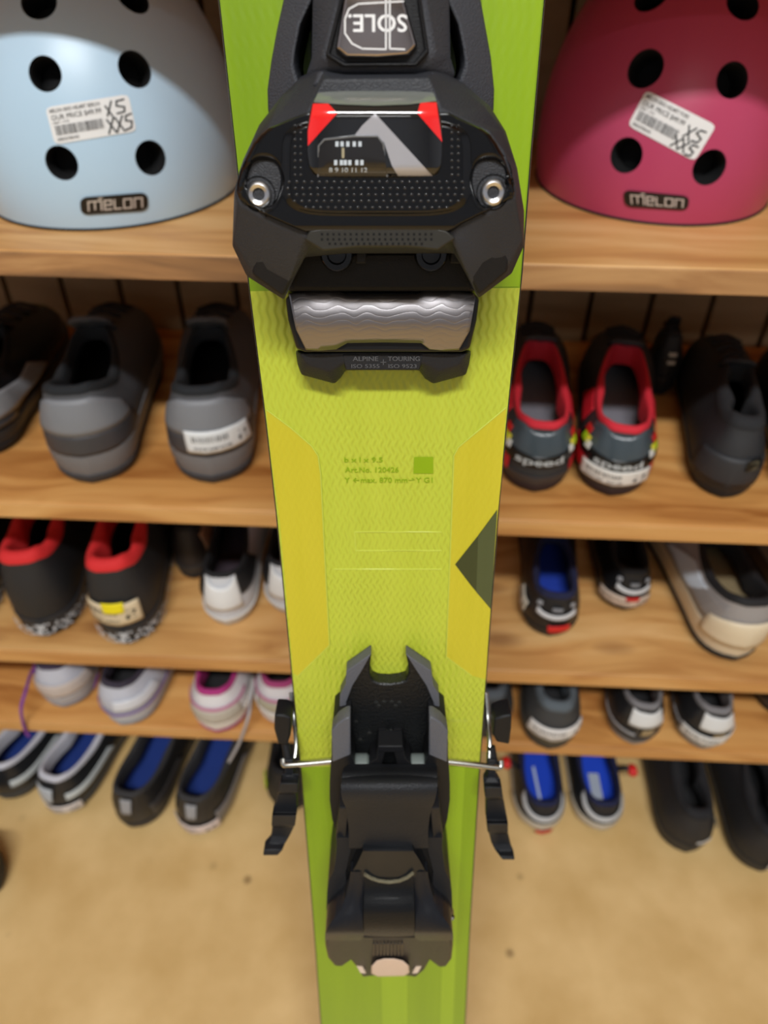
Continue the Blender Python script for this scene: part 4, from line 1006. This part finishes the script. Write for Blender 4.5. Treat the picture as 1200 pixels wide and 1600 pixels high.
# ---- shelf 3 right
sm = lambda a: [(pt, 'white_swoosh', lambda s: .48+.10*s*s, lambda s: .60+.12*s*s, .42, .05, (206, 208, 210), .0030, .4), (pt, 'grey_dot', .78, .88, .08, -.35, (150, 152, 156), .0030, .4), (pt, 'grey_dot', .78, .88, .08, .40, (150, 152, 156), .0030, .4), (pt, 'grey_dot', .70, .79, .08, .05, (120, 122, 126), .0030, .4)]
shoe('small black shoe with blue inside, red heel dot and white side tag, third shelf', 857, 1001, 2, -0.09, L=.205, w=0.064, wh=0.06, hh=0.058, ha=0.056, hf=0.066, ow=0.44, up=(26, 26, 28), lin_=(20, 26, 60), ins=(26, 60, 170), mid=(30, 29, 29), out=(34, 30, 28), zs=.014, rough=.35,
     extras=sm(0)+[(pt, 'red_heel_dot', .02, .26, .24, .12, (214, 30, 34), .0030, .4), ('tag', .62, .22, .26, -.90, (214, 208, 192))])
shoe('small black shoe with beige tag wrapped under its white swoosh, third shelf', 975, 960, 2, -0.06, L=.19, w=.066, wh=.056, hh=0.056, ha=0.054, hf=0.066, up=(24, 24, 26), lin_=(14, 14, 15), mid=(40, 34, 30), out=(30, 28, 27), zs=.014, rough=.35,
     extras=sm(0)+[(pt, 'red_heel_dot', .22, .36, .16, .05, (200, 34, 34), .0030, .4), ('tag', .34, -.02, .60, -.1, (216, 196, 178))])
shoe('beige and silver shoe with black collar and thick black sole, third shelf right', 1148, 1040, 2, 0.07, L=.262, w=0.08, wh=0.072, hh=0.08, ha=0.068, hf=0.08, up=(152, 146, 142), lin_=(26, 26, 28), ins=(136, 120, 88), mid=(224, 208, 178), out=(34, 32, 32), rimc=(24, 24, 26), zs=.036, pad=.005, ow=.44, r1=.48, rough=.35,
     extras=[(pt, 'cream_heel', -.15, lambda s: .62-.15*s*s, .75, .05, (224, 208, 178), .0028, .5), (pt, 'silver_panel', .3, .9, .3, -1.5, (196, 204, 212), .0030, .2), (pt, 'grey_panel', .25, .85, .34, -.85, (140, 134, 130), .0018, .5)])
shoe('beige shoe mostly outside the right photo edge, third shelf', 1316, 1040, 2, 0.06, L=.262, w=.086, wh=.074, hh=.088, ha=.074, hf=.088, up=(132, 128, 126), lin_=(26, 26, 28), mid=(60, 56, 54), out=(34, 32, 32), rimc=(24, 24, 26), zs=.030, pad=.005)
# ---- shelf 4 left
ppl = (120, 50, 150)
pk = dict(L=.245, w=.068, wh=.066, hh=.068, ha=.062, hf=.082, zs=.024, pad=.004)
shoe('silver running shoe with dangling purple lace, bottom shelf left', 100, 1112, 3, 0.1, up=(188, 190, 200), lin_=(60, 50, 70), mid=(176, 178, 184), out=(150, 150, 158), extras=[(pt, 'mesh_heel', .1, .55, .7, .1, (196, 184, 176), .0018, .6), (pt, 'purple_tab', .75, 1.0, .3, -.8, ppl, .0030, .6)], laces=ppl, **pk)
shoe('silver running shoe with purple trim line and purple heel loop, bottom shelf', 190, 1140, 3, -0.14, up=(190, 192, 202), lin_=(50, 44, 58), mid=(190, 194, 202), out=(150, 152, 160), extras=[(pt, 'purple_line', .10, .17, 1.2, .3, (126, 96, 160), .0026, .6), (pt, 'silver_overlay', .3, .65, .5, .5, (214, 216, 222), .0022, .4), (pt, 'purple_loop', .62, .98, .16, -.75, ppl, .0060, .6)], laces=ppl, **pk)
shoe('white running shoe with magenta collar and pink heel edge, bottom shelf', 340, 1152, 3, 0.03, up=(220, 216, 216), lin_=(150, 40, 100), rimc=(168, 44, 116), mid=(228, 222, 214), out=(170, 60, 120), extras=[(pt, 'mesh_heel', .10, .55, .6, .0, (190, 182, 168), .0018, .7), (pt, 'pink_line', .58, .66, .95, 0, (190, 120, 150), .0026, .6)], laces=(200, 198, 200), **pk)
shoe('white running shoe with mesh heel, half hidden by the ski brake, bottom shelf', 440, 1140, 3, 0.03, up=(216, 212, 214), lin_=(150, 40, 100), rimc=(160, 60, 110), mid=(226, 222, 216), out=(200, 190, 190), extras=[(pt, 'mesh_heel', .22, .55, .5, .0, (178, 172, 150), .0018, .7), (pt, 'pink_line', .60, .68, .95, 0, (190, 120, 150), .0026, .6)], laces=(200, 198, 200), **pk)
# ---- shelf 4 right
shoe('black shoe with grey collar, mostly behind the ski brake, bottom shelf right', 758, 1160, 3, .04, up=(52, 54, 56), lin_=(24, 26, 28), rimc=(76, 82, 88), mid=(50, 48, 46), out=(40, 38, 36), **{**pk, 'pad': .007})
shoe('dark grey shoe with thick grey collar and wide white tag, bottom shelf right', 856, 1178, 3, -0.1, up=(58, 58, 58), lin_=(22, 24, 26), rimc=(84, 92, 98), mid=(66, 62, 54), out=(56, 52, 46), extras=[('tag', .56, .12, .62, .1, (226, 222, 218))], **{**pk, 'pad': .007})
tr = lambda tag: [(pt, 'white_heel_tab', .52, lambda s: .92+.06*s*s, .42, .15, (214, 214, 212), .0026, .4), (pt, 'gold_mark', .22, .44, .12, .18, (150, 130, 96), .0026, .4), (pt, 'silver_line', .18, .26, .4, -.5, (150, 152, 156), .0026, .3)]+([('tag', .34, -.02, .62, .05, (220, 218, 214))] if tag else [])
tk = dict(L=.245, w=.070, wh=.062, hh=.064, ha=.060, hf=.08, zs=.018, pad=.004)
shoe('black and white racing shoe with dark red inside and no tag, bottom shelf right', 988, 1170, 3, -0.15, up=(34, 34, 36), lin_=(92, 18, 30), rimc=(120, 118, 120), mid=(60, 60, 62), out=(150, 148, 146), rough=.3, extras=tr(0), **tk)
shoe('black and white racing shoe with dark red inside and white tag, bottom shelf right', 1096, 1177, 3, -0.15, up=(34, 34, 36), lin_=(92, 18, 30), rimc=(120, 118, 120), mid=(60, 60, 62), out=(150, 148, 146), rough=.3, extras=tr(1), **tk)
shoe('dark shoe with a silver buckle at the right photo edge, bottom shelf', 1232, 1130, 3, .04, up=(52, 44, 42), lin_=(30, 26, 26), mid=(60, 52, 48), extras=[(pt, 'silver_buckle', .5, .8, .2, -.9, (214, 216, 220), .004, .2)], **tk)
# ---- floor
bk = dict(L=.262, w=.068, wh=.068, hh=.070, ha=.060, hf=.078, zs=.016, pad=.0045, ow=.45, r1=.60, ins=(20, 50, 124), lin_=(16, 34, 88))
bw = lambda: [(pt, 'white_side_bar', lambda s: .42, lambda s: .62, .55, .9, (200, 206, 206), .0028, .3), (pt, 'white_heel_clip', .35, .8, .22, -.15, (186, 190, 194), .0028, .3)]
shoe('black and white cycling shoe with blue insole at the left photo edge, on the floor', 8, 1254, None, -0.22, up=(34, 35, 37), rimc=(196, 196, 204), mid=(70, 72, 74), out=(30, 30, 32), rough=.3, extras=bw(), **bk)
shoe('black and white cycling shoe with blue insole and white heel sticker, floor left', 92, 1274, None, -0.22, up=(34, 35, 37), rimc=(196, 196, 204), mid=(70, 72, 74), out=(30, 30, 32), rough=.3, extras=bw()+[('tag', .20, -.2, .45, .1, (220, 210, 204))], **bk)
shoe('black cycling shoe with blue insole and grey heel curl, no sticker, on the floor', 206, 1299, None, -0.17, up=(34, 32, 31), rimc=(46, 45, 46), mid=(52, 48, 46), out=(34, 32, 31), rough=.4, extras=[(pt, 'grey_curl', .55, .97, .09, .06, (150, 150, 152), .003, .3), (pt, 'side_overlay', .15, .6, .45, 1.0, (58, 54, 52), .002, .4)], **bk)
shoe('black cycling shoe with blue insole and pinkish heel sticker, on the floor', 304, 1307, None, -0.17, up=(38, 36, 35), rimc=(48, 47, 48), mid=(74, 70, 68), out=(60, 56, 54), rough=.4, extras=[(pt, 'grey_curl', .55, .97, .09, .06, (150, 150, 152), .003, .3), (pt, 'side_overlay', .02, .5, .5, 1.05, (120, 114, 112), .002, .4), ('tag', .26, -.15, .55, .02, (226, 208, 200))], **bk)
shoe('black shoe with neon yellow heel patches, behind the left brake arm, on the floor', 452, 1274, None, .02, up=(26, 27, 28), lin_=(18, 18, 20), mid=(30, 30, 31), L=.25, w=.074, wh=.066, extras=[(pt, 'neon_patch', .10, .50, .16, -.75, (206, 232, 20), .003, .5), (pt, 'neon_patch', .10, .50, .16, .75, (206, 232, 20), .003, .5)])
gk = dict(L=.25, w=.070, wh=.064, hh=.052, ha=.050, hf=.066, zs=.014, pad=.004, ow=.46, r1=.70, ins=(16, 66, 200), lin_=(14, 22, 60), up=(30, 31, 34), mid=(196, 188, 176), out=(60, 54, 50), rough=.35)
gx = lambda: [(pt, 'silver_heel_edge', lambda s: .45+.45*s*s, lambda s: .66+.42*s*s, .75, 0, (190, 192, 194), .0028, .3), (pt, 'cream_heel', -.1, .3, .9, 0, (196, 186, 168), .0022, .6)]
shoe('black and silver shoe with blue insole and red sole dot, floor right of ski', 844, 1302, None, 0.0, extras=gx()+[('insolemark', 'sport', (190, 205, 225)), (pt, 'red_sole_dot', -.42, -.16, .22, .05, (204, 40, 40), .004, .5), ('blob', 791, 1192, .05, .008, (214, 36, 34))], **gk)
shoe('black and silver shoe with bright blue insole and pale label inside, on the floor', 936, 1302, None, 0.0, extras=gx()+[('insolemark', 'LABEL', (170, 180, 196)), ('blob', 988, 1204, .05, .008, (214, 36, 34))], **gk)
shoe('tall plain black shoe with small white heel logo, on the floor', 1070, 1338, None, -0.06, L=.262, w=0.078, wh=0.07, hh=0.074, ha=0.07, hf=0.08, up=(34, 33, 34), lin_=(24, 24, 27), mid=(40, 37, 35), out=(30, 28, 27), zs=.024, pad=.008, ow=.38, extras=[(pt, 'logo', .26, .33, .16, .25, (206, 202, 196), .003, .4), (pt, 'side_piping', .4, .95, .03, .62, (110, 108, 100), .003, .5)])
shoe('plain black shoe with white heel sticker at the lower right, on the floor', 1186, 1368, None, -0.06, L=.262, w=0.078, wh=0.07, hh=0.074, ha=0.07, hf=0.08, up=(34, 33, 34), lin_=(24, 24, 27), mid=(40, 37, 35), out=(30, 28, 27), zs=.020, pad=.008, ow=.38, extras=[('tag', .30, .06, .34, .35, (206, 200, 196))])
shoe('dark shoe heel poking in at the lower left photo edge, on the floor', 7, 1392, None, 1.35, L=.25, w=.078, wh=.070, up=(30, 28, 27), mid=(36, 33, 31))
# dangling laces
def hang(lab, pts, r, c):
    o = tube('shoelace', catmull(pts, 6), r, mat('lacec_'+'_'.join(map(str, c)), c, .8)); o['label'] = lab; o['category'] = 'shoelace'; return o
hang('purple shoelace hanging over the front edge of the bottom shelf', [at_z(66, 1062, tops[3]+.05), at_y(52, 1046, FRONT+.05), at_y(40, 1080, FRONT+.01), at_y(33, 1110, FRONT-.006), at_y(40, 1142, FRONT-.006), at_y(46, 1150, FRONT-.006)], .0018, (124, 60, 150))
hang('pale grey shoelace dangling from the bottom shelf over the black floor shoe', [at_z(398, 1062, tops[3]+.04), at_y(392, 1090, FRONT+.02), at_y(388, 1120, FRONT-.006), at_y(374, 1160, FRONT-.008), at_y(358, 1190, FRONT-.008)], .0018, (176, 172, 172))
# red pull tabs on the floor shoes
